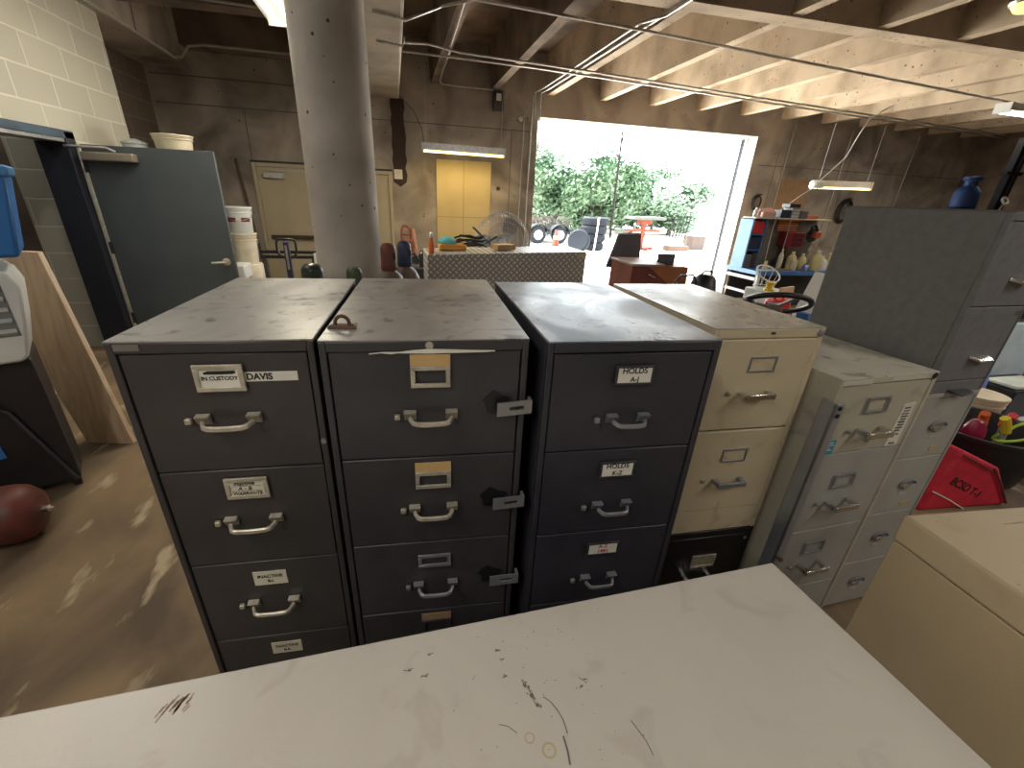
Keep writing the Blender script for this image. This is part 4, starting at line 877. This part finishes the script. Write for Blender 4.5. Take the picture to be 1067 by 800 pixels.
onb('small_vise', 'dark cast vise on the bench behind the white carton', 'vise', .62, -.06, .001, MB().box(0, .22, 0, .12, 0, .06).box(.03, .08, 0, .12, .06, .14).box(.14, .19, 0, .12, .06, .14), dark_steel)
onb('newspaper', 'flat pale newspaper on the left end of the bench', 'paper', .10, -.34, .001, bxs(.34, .16, .008), card_white, 0)
onb('wood_strip', 'brown wood strip lying along the bench front', 'wood strip', .42, -.30, .001, bxs(.34, .06, .03), cardboard)
onb('blue_bottle', 'small purple-blue bottle in front of the jugs', 'bottle', 1.0, -.28, .001, MB().lathe([(.03, 0), (.03, .07), (.012, .09), (.012, .11)], seg=12), mat('violet', (.12, .09, .35), .4), 0)
sw2 = thing('circular_saw', 'red and black power saw hanging at the right of the pegboard', 'saw', (HX+1.42, HY+.16, HZ+.56), R(1))
MB().lathe([(.02, 0), (.12, 0), (.12, .015), (.02, .015)], (0, 0, 0), 24, (0, -1, 0)).build('blade_guard', dark_steel, sw2)
MB().box(-.05, .09, -.12, -.02, -.04, .07).build('motor', mat('orange_red', (.55, .10, .04), .5), sw2, bevel=.02); MB().tube([(-.08, -.06, .02), (-.12, -.06, .14), (-.04, -.06, .17), (.04, -.06, .08)], .02, 8).build('handle', plast_black, sw2)
hc = MB()
for k in range(5): hc.tube([(1.30+.03*math.sin(3*t)+k*.05, .22, .44-.07*t) for t in [i*.4 for i in range(14)]], .010, 5)
tag(hc.build('cable_bundle', mat('grey_cord', (.14, .125, .11), .6), None, (HX, HY, HZ)), 'bunch of grey cords hanging at the right of the pegboard', 'cords')
# on the shelf
SZ = .837
pb = thing('cardboard_carton', 'open pale pink carton on the left of the hutch shelf', 'carton', (HX+.14, HY+.02, HZ+SZ), R(-6))
MB().box(0, .24, 0, .2, 0, .085).build('carton', mat('tan_pink', (.68, .48, .38), .7), pb, bevel=.004); MB().hexa([(0, .0, .085), (.24, 0, .085), (.24, .004, .085), (0, .004, .085), (.02, .09, .14), (.20, .09, .15), (.20, .094, .15), (.02, .094, .14)]).build('flap', pink, pb)
onb('white_bottle', 'white bottle on the hutch shelf above the blue end panel', 'bottle', .02, .06, SZ, MB().lathe([(.035, 0), (.035, .10), (.015, .13), (.015, .15)], seg=14), plast_white, 0)
onb('pink_bottle', 'pink bottle between the white bottle and the pink carton', 'bottle', .095, .06, SZ, MB().lathe([(.028, 0), (.028, .09), (.012, .11), (.012, .13)], seg=14), pink, 0)
onb('battery_charger', 'black battery charger on the hutch shelf', 'charger', .50, .02, SZ, bxs(.20, .2, .13), mat('navy_black', (.025, .028, .05), .5))
onb('radio', 'black radio stacked on the battery charger', 'radio', .66, .04, SZ+.17, bxs(.22, .18, .06), plast_black)
pd = thing('parts_organizer', 'grey small-parts drawer unit on the hutch shelf', 'parts drawers', (HX+.71, HY+.02, HZ+SZ), R(1))
MB().box(0, .17, 0, .2, 0, .165).build('case', mat('grey_box2', (.20, .20, .20), .5), pd, bevel=.004)
for k in range(3): MB().box(.01, .16, -.006, 0, .012+.05*k, .052+.05*k).build('drawer', mat('pale_grey_plastic', (.50, .52, .52), .45), pd)
onb('grey_bin', 'dark grey bin at the right of the small-parts drawers', 'bin', .90, .02, SZ, bxs(.16, .2, .12), mat('grey_box', (.14, .13, .14), .6))
onb('orange_level', 'orange spirit level lying on the right end of the shelf', 'level', 1.06, .08, SZ, bxs(.30, .05, .05), orange)
for x, z, r_, lab in ((8.19, 1.86, .15, 'black coiled cord hanging on the back wall beside the opening'), (10.84, 1.76, .26, 'large black coiled hose hanging on the back wall by the dark cabinet')):
    rg2 = MB()
    for k in range(3): rg2.ring((0, -.03-.02*k, 0), r_-.012*k, .013 if r_ < .2 else .03, 28, 6, Matrix.Rotation(R(90), 3, 'X') @ Matrix.Scale(.72, 3, (1, 0, 0)))
    rg2.tube([(0, 0, r_+.02), (0, -.12, r_+.02)], .012, 6)
    tag(rg2.build('extension_cable', hose, None, (x, wall_y(x)-.02, z), (0, R(8), 0)), lab, 'cord')
tag(MB().box(0, .90, -.02, -.003, 0, .66).build('cardboard_sheet', cardboard, None, (8.71, wall_y(8.71), 1.72), root_rot), 'brown cardboard sheet fixed on the back wall above the workbench', 'cardboard')

# ------------------------------------------------------------------ right clutter behind the beige cabinet
bucket('cream bucket on the floor right of the narrow card cabinet', 4.86, 2.42, 0, .165, .37, mat('cream_bucket', (.74, .62, .44), .5), True, None, None, False)
rbag = thing('equipment_bag', 'red fabric bag marked in black on the floor behind the beige cabinet', 'bag', (3.26, 1.60, 0), R(-4))
bagp = [(-.06, 0), (.0, .30), (.035, .455), (.32, .335), (.40, .30), (.62, .04), (.62, 0)]
mb = MB().prism(bagp, -.02, .10); mb.build('bag_body', red_bright, rbag, bevel=.02)
MB().tube([(.02, -.035, .43), (.17, -.035, .365), (.31, -.035, .30)], .006, 6).tube([(.32, -.035, .315), (.44, -.035, .20), (.59, -.035, .03)], .008, 6).build('piping', maroon, rbag)
MB().tube([(-.04, -.026, .16), (.12, -.026, .085), (.28, -.026, .0)], .005, 5).build('zip', card_white, rbag)
t1 = text('BCSO T-1', .076, ink, rbag, (.215, -.0225, .165), (R(90), R(25), 0), fat=.0015); t1.name = 'lettering'
bin_ = thing('storage_tub', 'black tub full of tools behind the red bag', 'tub', (4.12, 1.97, 0), R(-5))
MB().lathe([(.30, 0), (.31, .02), (.36, .34), (.38, .345), (.38, .37), (.35, .37), (.34, .34), (.29, .06), (.01, .05)], seg=36).build('tub', plast_black, bin_)
tag(MB().lathe([(.05, 0), (.07, .05), (.06, .15), (.035, .20), (.01, .21)], (3.94, 1.90, .24), 16).build('red_flask', mat('dark_red_gloss', (.30, .01, .05), .2)), 'shiny dark red flask in the black tub', 'flask')
for k, (x, y, lab, m_, nm) in enumerate(((4.14, 1.83, 'yellow-handled tool in the black tub', yellow, 'hand_tool'), (4.10, 1.94, 'orange-handled tool in the black tub', orange, 'hand_tool'), (4.27, 1.91, 'red-handled tool in the black tub', red_bright, 'hand_tool'))):
    tt = thing(nm, lab, 'tool', (x, y, .10), .6*k)
    MB().tube([(0, 0, 0), (.01, .01, .26)], .015, 8).build('shaft', steel, tt); MB().tube([(.01, .01, .26), (.0, .02, .31), (-.04, .03, .37)], .028, 8).build('grip', m_, tt)
tag(MB().tube(arc(20, lambda t: (4.20+.13*math.sin(5*t), 1.79+.06*math.cos(7*t), .38+.08*math.sin(6*t))), .010, 6).build('lime_cord', lime), 'bright lime cord looped over the rim of the black tub', 'cord')
mb = MB().lathe([(.50, 0), (.52, .05), (.46, .22), (.30, .34), (.05, .36)], (4.95, 1.70, 0), 22)
for v in mb.bm.verts: v.co.x += .04*math.sin(v.co.y*9+v.co.z*8); v.co.z *= 1+.12*math.sin(v.co.x*7)
tag(mb.build('cloth_heap', maroon), 'maroon cloth heaped behind the black tub', 'cloth')
def box_thing(name, label, cat, x0, x1, y0, y1, z0, z1, m, bevel=.01, rz=0): return tag(MB().box(x0, x1, y0, y1, z0, z1).build(name, m, bevel=bevel), label, cat)
wsh = MB()
wsh.hexa([(4.75, 1.95, .0), (6.3, 1.8, .0), (6.5, 2.5, .0), (5.35, 2.6, .0), (4.75, 1.95, .02), (6.3, 1.8, .02), (6.5, 2.5, .02), (5.35, 2.6, .02)])
tag(wsh.build('plastic_tarp', mat('pale_tarp', (.62, .66, .70), .4)), 'pale plastic tarp spread on the floor around the cream bucket', 'tarp')
def seat(label, x, y, rz, m):
    t = thing('car_seat', label, 'seat', (x, y, 0), rz)
    MB().hexa([(-.28, -.3, .08), (.28, -.3, .08), (.28, .28, .08), (-.28, .28, .08), (-.28, -.3, .26), (.28, -.3, .26), (.26, .28, .22), (-.26, .28, .22)]).build('seat_cushion', m, t, bevel=.05)
    MB().hexa([(-.27, .22, .2), (.27, .22, .2), (.27, .40, .2), (-.27, .40, .2), (-.22, .40, .80), (.22, .40, .80), (.22, .52, .78), (-.22, .52, .78)]).build('seat_back', m, t, bevel=.05)
    MB().box(-.25, -.2, -.25, .3, 0, .08).box(.2, .25, -.25, .3, 0, .08).build('rails', steel, t)
seat('black seat on the floor right of the dark two-drawer cabinet', 6.75, 2.75, R(215), plast_black)
box_thing('plastic_crate', 'black crate on the floor behind the cream bucket', 'crate', 5.50, 6.15, 2.52, 2.90, 0, .30, plast_black, .015)
box_thing('pale_folder', 'pale printed folder lying on the black crate', 'folder', 5.52, 5.98, 2.54, 2.78, .302, .335, mat('pale_green_paper', (.62, .66, .56), .7))
tag(MB().hexa([(5.12, 2.56, 0), (5.24, 2.56, 0), (5.24, 2.60, 0), (5.12, 2.60, 0), (5.30, 2.72, .46), (5.42, 2.72, .46), (5.42, 2.76, .46), (5.30, 2.76, .46)]).build('blue_plank', mat('strip_blue', (.16, .25, .55), .5)), 'blue plank leaning between the cream bucket and the black crate', 'plank')
box_thing('pale_carton', 'pale blue-white carton on the floor behind the black crate', 'carton', 5.85, 6.6, 3.05, 3.5, 0, .78, mat('ice_carton', (.55, .66, .72), .6))
box_thing('black_suitcase', 'black suitcase lying on top of the pale blue-white carton', 'suitcase', 5.95, 6.6, 3.08, 3.45, .782, .95, plast_black, .04)
# rack with blue machine at the far right
rk = thing('storage_rack', 'tall dark steel storage rack at the far right wall', 'rack', (9.3, 6.0, 0))
for x in (0, 1.7):
    for y in (0, .55): MB().box(x, x+.05, y, y+.05, 0, 1.86).build('upright', matte_black, rk)
for z in (.4, 1.2, 1.86): MB().box(0, 1.75, 0, .6, z-.04, z).build('shelf', matte_black, rk)
bm_ = thing('blue_pump', 'blue machine on the rack shelf above the dark cabinet', 'pump', (9.62, 6.3, 1.86))
MB().lathe([(.14, 0), (.17, .03), (.17, .25), (.13, .33), (.09, .36), (.09, .44), (.13, .45), (.13, .50), (.02, .51)], seg=24).build('pump_body', mat('pump_blue', (.006, .022, .075), .6, spec=.2), bm_)
MB().tube([(.12, 0, .25), (.26, 0, .27), (.28, 0, .10), (.28, 0, .0)], .035, 10).build('pipe', mat('pump_blue', (.006, .022, .075), .6, spec=.2), bm_)
sv = thing('shop_vise', 'dark machine post with a pale clamp on the rack', 'machine', (10.2, 6.2, 1.86))
MB().box(-.05, .05, -.05, .05, 0, 1.1).box(.12, .18, -.03, .03, 0, 1.1).build('post', matte_black, sv); MB().box(-.14, .22, -.06, .06, .55, .60).build('arm', matte_black, sv)
MB().ring((.04, -.1, .16), .06, .018, 18, 6, Matrix.Rotation(R(60), 3, 'X')).build('clamp', mat('bone', (.62, .60, .52), .5), sv)
MB().tube([(.0, -.1, .0), (.04, -.1, .12)], .014, 6).build('rod', mat('pinkish_rod', (.50, .28, .24), .5), sv)

# ------------------------------------------------------------------ light fittings and conduits
def strip(name, label, p, length, rz, tube_m, tilt=0, w_=.16, wires=(), col=steel, power=None, lcol=None):
    t = thing(name, label, 'light fitting', p, rz)
    t.rotation_euler = (0, tilt, rz)
    L = length/2
    MB().hexa([(-L, -w_/2, -.01), (L, -w_/2, -.01), (L, w_/2, -.01), (-L, w_/2, -.01), (-L, -.05, .10), (L, -.05, .10), (L, .05, .10), (-L, .05, .10)]).build('reflector', col, t)
    for y in (-w_*.24, w_*.24): MB().tube([(-L+.03, y, -.025), (L-.03, y, -.025)], .016, 10).build('tube', tube_m, t)
    for q in (-L+.004, L-.004): MB().box(q-.016, q+.016, -w_/2, w_/2, -.045, .10).build('end_cap', col, t)
    for x, h in wires: MB().tube([(x, 0, .06), (x, 0, h)], .004, 5).build('hanger_wire', steel, t)
    if power:
        d = bpy.data.lights.new('lamp', 'AREA'); d.shape = 'RECTANGLE'; d.size = length*.9; d.size_y = .1; d.energy = power; d.color = lcol
        o = bpy.data.objects.new('lamp', d); C.objects.link(o); o.parent = t; o.location = (0, 0, -.06)
    return t
strip('strip_light', 'glaring lit strip light on the ceiling left of the column', (-1.06, 5.25, 3.36), 1.95, R(90), glow_white, 0, .30, ((-.8, .30), (.8, .30)), plast_white, 60, (1, .90, .70))
strip('hanging_strip_light', 'yellow-lit strip light hung before the yellow plywood', (1.24, 8.60, 2.44), 1.46, R(1), glow_yellow, R(.5), .16, ((-.66, 1.15), (.66, .95)), steel, 14, (1, .72, .28))
hl_ = strip('hanging_strip_light', 'lit strip light hung on wires above the workbench', (8.30, 7.5, 2.165), 1.30, R(2), glow_yellow, R(-1), .16, ((-.58, 1.35), (.58, 1.35)), plast_cream, 12, (1, .80, .45))
tag(MB().lathe([(.10, 0), (.12, .02), (.12, .10), (.09, .13), (.02, .135)], (7.67, 7.45, 2.12), 20).build('cord_reel', plast_white), 'round white cord reel at the left end of the light over the bench', 'cord reel')
strip('strip_light', 'lit strip light under the ribs at the right edge of the picture', (10.3, 6.35, 3.32), 1.4, R(3), glow_cool, 0, .22, (), plast_white, 45, (1, .92, .78))
am = thing('ceiling_lamp', 'amber glowing ceiling lamp in the top right corner', 'lamp', (5.36, 3.66, 3.40))
MB().lathe([(.13, 0), (.14, .02), (.12, .08), (.06, .11)], seg=24).build('housing', steel, am); MB().lathe([(.01, -.05), (.09, -.04), (.12, 0), (.01, .002)], seg=24).build('lens', glow_amber, am)
def pipe(label, pts, r=.014, m=steel, name='conduit', cat='conduit'):
    return tag(MB().tube(pts, r, 8).build(name, m), label, cat)
pipe('long conduit crossing under the ribs nearest the camera', [(.20, 5.16, 3.45), (.9, 5.25, 3.45), (2.68, 5.45, 3.45), (9.73, 6.37, 3.45), (14.3, 6.95, 3.45)], .016)
pipe('upper of the two conduits running together under the ribs', [(.20, 6.62, 3.40), (.52, 6.80, 3.46), (.95, 7.0, 3.455), (2.0, 7.1, 3.455), (13.7, 8.70, 3.455)], .016)
pipe('lower of the two conduits running together under the ribs', [(.20, 7.14, 3.44), (.9, 7.18, 3.44), (2.0, 7.25, 3.44), (13.9, 8.88, 3.44)], .016)
pipe('conduit dropping across the beam beside the column top', [(-.10, 5.10, 3.22), (.19, 5.22, 3.22), (.55, 5.50, 3.44), (.9, 5.25, 3.46)], .014)
pipe('short conduit pair bent down the side of the beam', [(-.10, 5.95, 3.222), (.18, 6.05, 3.222), (.20, 6.06, 3.30), (.21, 6.62, 3.40)], .012)
pipe('conduit running along the rib toward the garage opening', [(2.60, 9.0, 3.10), (2.60, 9.05, 3.50), (2.62, 8.6, 3.49), (2.66, 5.4, 3.49), (2.74, 5.0, 3.45), (2.74, 2.0, 3.45)], .016)
pipe('second conduit along the same rib, right beside the first', [(2.72, 9.05, 2.6), (2.72, 9.08, 3.50), (2.73, 8.6, 3.49), (2.77, 5.6, 3.49), (2.78, 2.0, 3.49)], .016)
pipe('conduit along the second rib from the beam down to the junction box', [(.74, 3.0, 3.49), (.78, 5.46, 3.49), (.86, 8.9, 3.50), (.93, 9.12, 3.50), (1.9, 9.18, 3.50)], .014)
pipe('thin conduit down the back wall left of the opening', [(2.47, 9.25, 3.10), (2.47, 9.26, .2)], .012)
pipe('conduit down the back wall nearest the opening', [(2.62, 9.25, 3.48), (2.62, 9.26, .2)], .016)
pipe('painted conduit along the lower edge of the left beam', [(-2.955, 3.0, 3.40), (-2.955, 6.4, 3.40), (-2.955, 8.40, 3.38), (-2.9, 8.50, 3.41), (-2.8, 8.56, 3.56), (-2.6, 8.58, 3.60), (-.82, 8.62, 3.60)], .018, mat('pale_pipe', (.45, .43, .38), .5))
pipe('pale conduit under the left transverse rib', [(-2.9, 6.86, 3.75), (-2.5, 6.86, 3.66), (-.85, 6.86, 3.62)], .014, mat('pale_pipe', (.45, .43, .38), .5))
pipe('thin rod hanging from the ceiling to the left painted conduit', [(-2.96, 7.4, 3.40), (-2.96, 7.45, 4.1)], .007)
for k, (x, lab) in enumerate(((8.72, 'vertical conduit on the back wall above the cardboard sheet'), (10.36, 'vertical conduit on the back wall behind the hanging bench light'), (12.42, 'vertical conduit on the back wall above the dark cabinet'))):
    pipe(lab, [(x, wall_y(x)-.03, 3.45), (x, wall_y(x)-.03, .9)], .014)
pipe('white flex looping from the ceiling down to the cord reel', [(8.55, 7.3, 3.45), (8.30, 7.4, 3.25), (8.22, 7.45, 2.95), (8.12, 7.45, 2.65), (7.85, 7.45, 2.38), (7.70, 7.45, 2.24)], .010, plast_white, 'power_cord', 'cord')
pipe('white cord slanting from the cord reel to the hutch shelf', [(7.64, 7.42, 2.16), (7.1, 7.2, 1.95), (6.55, 6.95, 1.72), (6.42, 6.85, 1.45), (6.40, 6.80, .9)], .006, plast_white, 'power_cord', 'cord')
pipe('thin dark flex above the yellow-lit strip light', [(.15, 9.12, 3.30), (.40, 8.9, 3.05), (.52, 8.65, 2.75), (.55, 8.6, 2.5)], .006, hose, 'power_cord', 'cord')
jx = thing('junction_box', 'grey junction box high on the back wall left of the opening', 'junction box', (1.95, wall_y(1.95), 3.36), WA)
MB().box(-.10, .10, -.10, -.003, -.17, .14).build('box', dark_steel, jx, bevel=.005); MB().box(-.045, .045, -.106, -.10, -.02, .09).build('cover_plate', plast_white, jx)
jy = thing('junction_box', 'small round junction box with a flex beside the garage opening', 'junction box', (2.40, wall_y(2.4), 3.10), WA)
MB().lathe([(.05, 0), (.05, .05), (.02, .06)], (0, -.003, 0), 18, (0, -1, 0)).build('box', steel, jy); MB().tube([(0, -.04, 0), (.08, -.05, .06), (.14, -.05, .2), (.18, -.05, .36)], .010, 6).tube([(0, -.04, 0), (-.15, -.02, .0)], .008, 6).build('flex', steel, jy)
tag(MB().lathe([(.035, 0), (.035, .03), (.0, .035)], (2.02, wall_y(2.0)-.003, 1.9), 18, (0, -1, 0)).build('wall_plug', dark_steel), 'round dark plug on the back wall right of the yellow plywood', 'plug')

# ------------------------------------------------------------------ yard outside
struct(MB().box(-30, 60, 9.6, 70, -.25, -.02).build('ground', gravel))
def tire(x, y, z, R_, r_, h, label, group=None, lie=True, rot=None):
    t = thing('tire', label, 'tire', (x, y, z), random.uniform(0, 1), group)
    if rot: t.rotation_euler = rot
    mb = MB().lathe([(r_, .0), (R_*.86, 0), (R_*.97, .03), (R_, .07), (R_, h-.07), (R_*.97, h-.03), (R_*.86, h), (r_, h), (r_*.97, h-.04), (r_*.97, .04)], seg=48)
    mb.build('casing', rubber, t)
    tr_ = MB()
    for k in range(36):
        a = 2*math.pi*k/36
        tr_.rbox((R_*1.004*math.cos(a), R_*1.004*math.sin(a), h/2), (.025, R_*.10, h-.12), (0, 0, a))
    tr_.build('tread', rubber, t); return t
TX, TY = 7.52, 16.9
for k in range(4):
    tire(TX+.03*k, TY, -.02+.302*k, .50, .28, .30, ('bottom tire of the stack in the yard', 'second tire from the bottom of the stack in the yard', 'third tire from the bottom of the stack in the yard', 'top tire of the stack in the yard')[k], 'stacked tires in the yard')
ws_ = MB().tube([(TX-.06, TY-.53, .0), (TX-.03, TY-.54, .6), (TX-.01, TY-.53, 1.2)], .03, 6)
tag(ws_.build('white_strap', plast_white), 'white strap hanging down the front of the tire stack', 'strap')
sp2 = thing('spare_wheel', 'pale blue wheel leaning on the stack of tires', 'wheel', (6.70, 16.15, .36), R(-18))
sp2.rotation_euler = (R(72), 0, R(-35))
MB().lathe([(.26, -.10), (.36, -.11), (.42, -.07), (.42, .07), (.36, .11), (.26, .10)], seg=40).build('casing', mat('pale_rubber', (.004, .0065, .010), .7, spec=.15), sp2)
MB().lathe([(.05, .02), (.10, .05), (.20, .06), (.26, .09), (.27, .10), (.27, -.09), (.05, -.02)], seg=36).build('rim', mat('blue_rim', (.04, .058, .072), .6, spec=.1), sp2)
MB().lathe([(.01, .075), (.075, .07), (.075, .03)], seg=18).build('hub_hole', ink, sp2)
cn = thing('traffic_cone', 'orange traffic cone in front of the trailer wheels', 'cone', (6.45, 18.0, -.02))
MB().lathe([(.16, .03), (.05, .62), (.04, .63)], seg=24).build('cone', yard_orange, cn); MB().box(-.2, .2, -.2, .2, 0, .03).build('base', yard_orange, cn); MB().lathe([(.117, .27), (.093, .40)], seg=24).build('band', plast_white, cn)
tl = thing('flat_trailer', 'flatbed trailer loaded with brush beyond the opening', 'trailer', (4.4, 19.0, 0), R(3))
MB().box(-.6, 3.3, 0, 1.9, .46, .58).build('bed', mat('trailer_grey', (.018, .022, .025), .6, spec=.1), tl)
for x in (1.55, 2.55):
    wheel = MB().lathe([(.08, -.10), (.32, -.11), (.36, -.06), (.36, .06), (.32, .11), (.08, .10)], (x, -.12, .34), 28, (0, -1, 0)).build('wheel', rubber, tl)
    MB().lathe([(.01, .10), (.17, .09), (.19, .115), (.01, .13)], (x, -.12, .34), 24, (0, -1, 0)).build('wheel_rim', plast_white, wheel)
fd = MB()
for x in (1.55, 2.55):
    pts = arc(13, lambda t: (x-.46*math.cos(math.pi*t), 0, .36+.40*math.sin(math.pi*t)))
    for p, q in zip(pts, pts[1:]): fd.hexa([(p[0], -.28, p[2]), (q[0], -.28, q[2]), (q[0], .05, q[2]), (p[0], .05, p[2]), (p[0], -.28, p[2]+.03), (q[0], -.28, q[2]+.03), (q[0], .05, q[2]+.03), (p[0], .05, p[2]+.03)])
fd.build('fender', mat('trailer_grey', (.018, .022, .025), .6, spec=.1), tl)
br = MB()
for k in range(260):
    p = Vector((random.uniform(-.4, 3.1), random.uniform(.1, 1.8), .58+random.uniform(0, .45))); d = Vector((random.gauss(0, 1), random.gauss(0, 1), random.gauss(0, .5))).normalized()*random.uniform(.15, .4)
    br.tube([p-d, p+d], random.uniform(.008, .022), 4)
o = br.build('brush_pile', mat('brush', (.032, .02, .016), .9), None, (4.4, 19.0, 0), (0, 0, R(3))); tag(o, 'brown brush and sticks heaped on the flatbed trailer', 'brush', kind='stuff')
og = thing('picnic_stand', 'orange steel stand with a pale slab top in the yard', 'stand', (9.95, 17.3, -.02))
MB().box(-.07, .07, -.07, .07, .05, 1.10).build('post', yard_orange, og); MB().box(-.75, .75, -.06, .06, .70, .80).build('crossbar', yard_orange, og)
MB().box(-.55, .55, -.07, .07, 0, .10).box(-.07, .07, -.5, .5, 0, .10).build('base', yard_orange, og); MB().box(-.20, .22, -.2, .2, .98, 1.16).build('saddle', yard_orange, og)
MB().box(-.70, .70, -.45, .45, 1.17, 1.27).build('slab', mat('pale_slab', (.035, .04, .032), .7), og)
MB().box(-.85, -.55, -.15, .15, .80, .86).box(.55, .80, -.15, .15, .80, .86).build('pad', plast_white, og)
gt = thing('pipe_rack', 'black pipe rack standing in the yard before the trees', 'rack', (11.35, 17.6, -.02), R(6))
gg = MB()
for k in range(6): gg.tube([(.16*k, 0, 0), (.16*k+.18, 0, 1.32)], .022, 6)
gg.tube([(.16, 0, 1.30), (1.0, 0, 1.32)], .022, 6).build('bars', matte_black, gt); MB().tube([(0, 0, .02), (.9, 0, .02)], .022, 6).tube([(.0, -.3, .02), (.0, .3, .02)], .022, 6).tube([(.8, -.3, .02), (.8, .3, .02)], .022, 6).build('foot', matte_black, gt)
box_thing('yellow_drum', 'orange-yellow pallet on the ground beside the pipe rack', 'pallet', 10.95, 11.9, 16.8, 17.22, -.02, .18, mat('tan_orange', (.05, .02, .008), .7))
box_thing('wooden_crate', 'brown wooden crate at the right of the yard', 'crate', 12.35, 13.0, 17.3, 17.9, -.02, .55, mat('crate_brown', (.03, .016, .012), .7))
up_ = thing('utility_pole', 'thin leaning utility pole before the trees', 'pole', (11.14, 22.6, -.02)); MB().tube([(0, 0, 0), (-.12, 0, 4.9)], .06, 10, False, .05).build('pole', mat('pole_wood', (.016, .013, .012), .9, spec=.1), up_)
MB().box(-.16, -.06, -.10, -.05, 4.45, 4.65).build('meter_box', mat('pole_wood', (.016, .013, .012), .9, spec=.1), up_)
wbd = thing('white_building', 'white metal building at the right of the yard', 'building', (20.0, 28.5, -.02), R(-6))
MB().box(0, 12, 0, 8, 0, 5.6).build('wall', white_wall, wbd)
MB().prism([(-.3, 5.6), (12.3, 5.6), (12.3, 5.8), (6, 7.2), (-.3, 5.8)], -.3, 8.3).build('roof', white_wall, wbd)
# trees
def tree_meshes(m_leaf, seed, hgt, wid, n):
    random.seed(seed)
    cr = bmesh.new(); cl_ = [(random.gauss(0, wid*.36), random.gauss(0, wid*.30), hgt*(.28+.60*random.random()), random.uniform(.20, .36)*wid) for _ in range(13)]
    for _ in range(n):
        c = random.choice(cl_); d = Vector((random.gauss(0, 1), random.gauss(0, 1), random.gauss(0, 1))).normalized()*c[3]*(random.random()**.45)
        p = Vector(c[:3])+d
        if p.z < .15: continue
        a = Vector((random.gauss(0, 1), random.gauss(0, 1), random.gauss(0, .7))).normalized(); b = a.orthogonal().normalized(); s_ = random.uniform(.08, .17)
        cr.faces.new([cr.verts.new(q) for q in (p-a*s_, p+b*s_*.6, p+a*s_, p-b*s_*.6)])
    me = bpy.data.meshes.new('crown'); cr.to_mesh(me); cr.free(); me.materials.append(m_leaf)
    t = MB(); t.tube([(0, 0, 0), (.05, .03, hgt*.3), (-.05, 0, hgt*.6)], .12, 8, False, .05)
    for c in cl_[:7]: t.tube([(0, 0, hgt*.25), (c[0]*.5, c[1]*.5, hgt*.25+(c[2]-hgt*.25)*.6), c[:3]], .05, 5, False, .015)
    return me, t
TM = []
for k, (ml, hgt, wid, n) in enumerate(((leaf1, 4.9, 3.4, 5200), (leaf2, 3.6, 3.2, 6000), (leaf2, 3.1, 3.0, 6000))):
    me, t = tree_meshes(ml, 20+k, hgt, wid, n); tm = t.build('trunk', bark); TM.append((me, tm.data)); bpy.data.objects.remove(tm)
spots = [(7.9, 25.5, 0, 'tall pale green tree at the left of the opening, beside the wall'), (9.6, 28.5, 0, 'tall pale green tree behind the flatbed trailer'), (11.0, 25.0, 2, 'low pale tree behind the tire stack'),
         (12.2, 26.5, 1, 'bushy green tree just left of the utility pole'), (14.8, 27.2, 1, 'bushy green tree just right of the utility pole'), (16.6, 25.8, 2, 'low pale tree behind the pipe rack'),
         (17.6, 29.5, 1, 'bushy green tree beside the white building'), (13.4, 31.0, 2, 'low tree standing behind the utility pole'), (8.2, 23.5, 2, 'low shrub-like tree close behind the trailer'), (15.4, 31.5, 1, 'green tree in the back row right of the pole'), (11.0, 30.5, 1, 'green tree in the back row behind the tire stack')]
for i, (x, y, k, lab) in enumerate(spots):
    t = thing('tree', lab, 'tree', (x, y, -.02), i*1.3, 'trees beyond the yard'); t.scale = (1, 1, .92+.05*(i % 4))
    for nm, me in (('crown', TM[k][0]), ('trunk', TM[k][1])):
        o = bpy.data.objects.new(nm, me); C.objects.link(o); o.parent = t
        if nm == 'crown': o['kind'] = 'stuff'
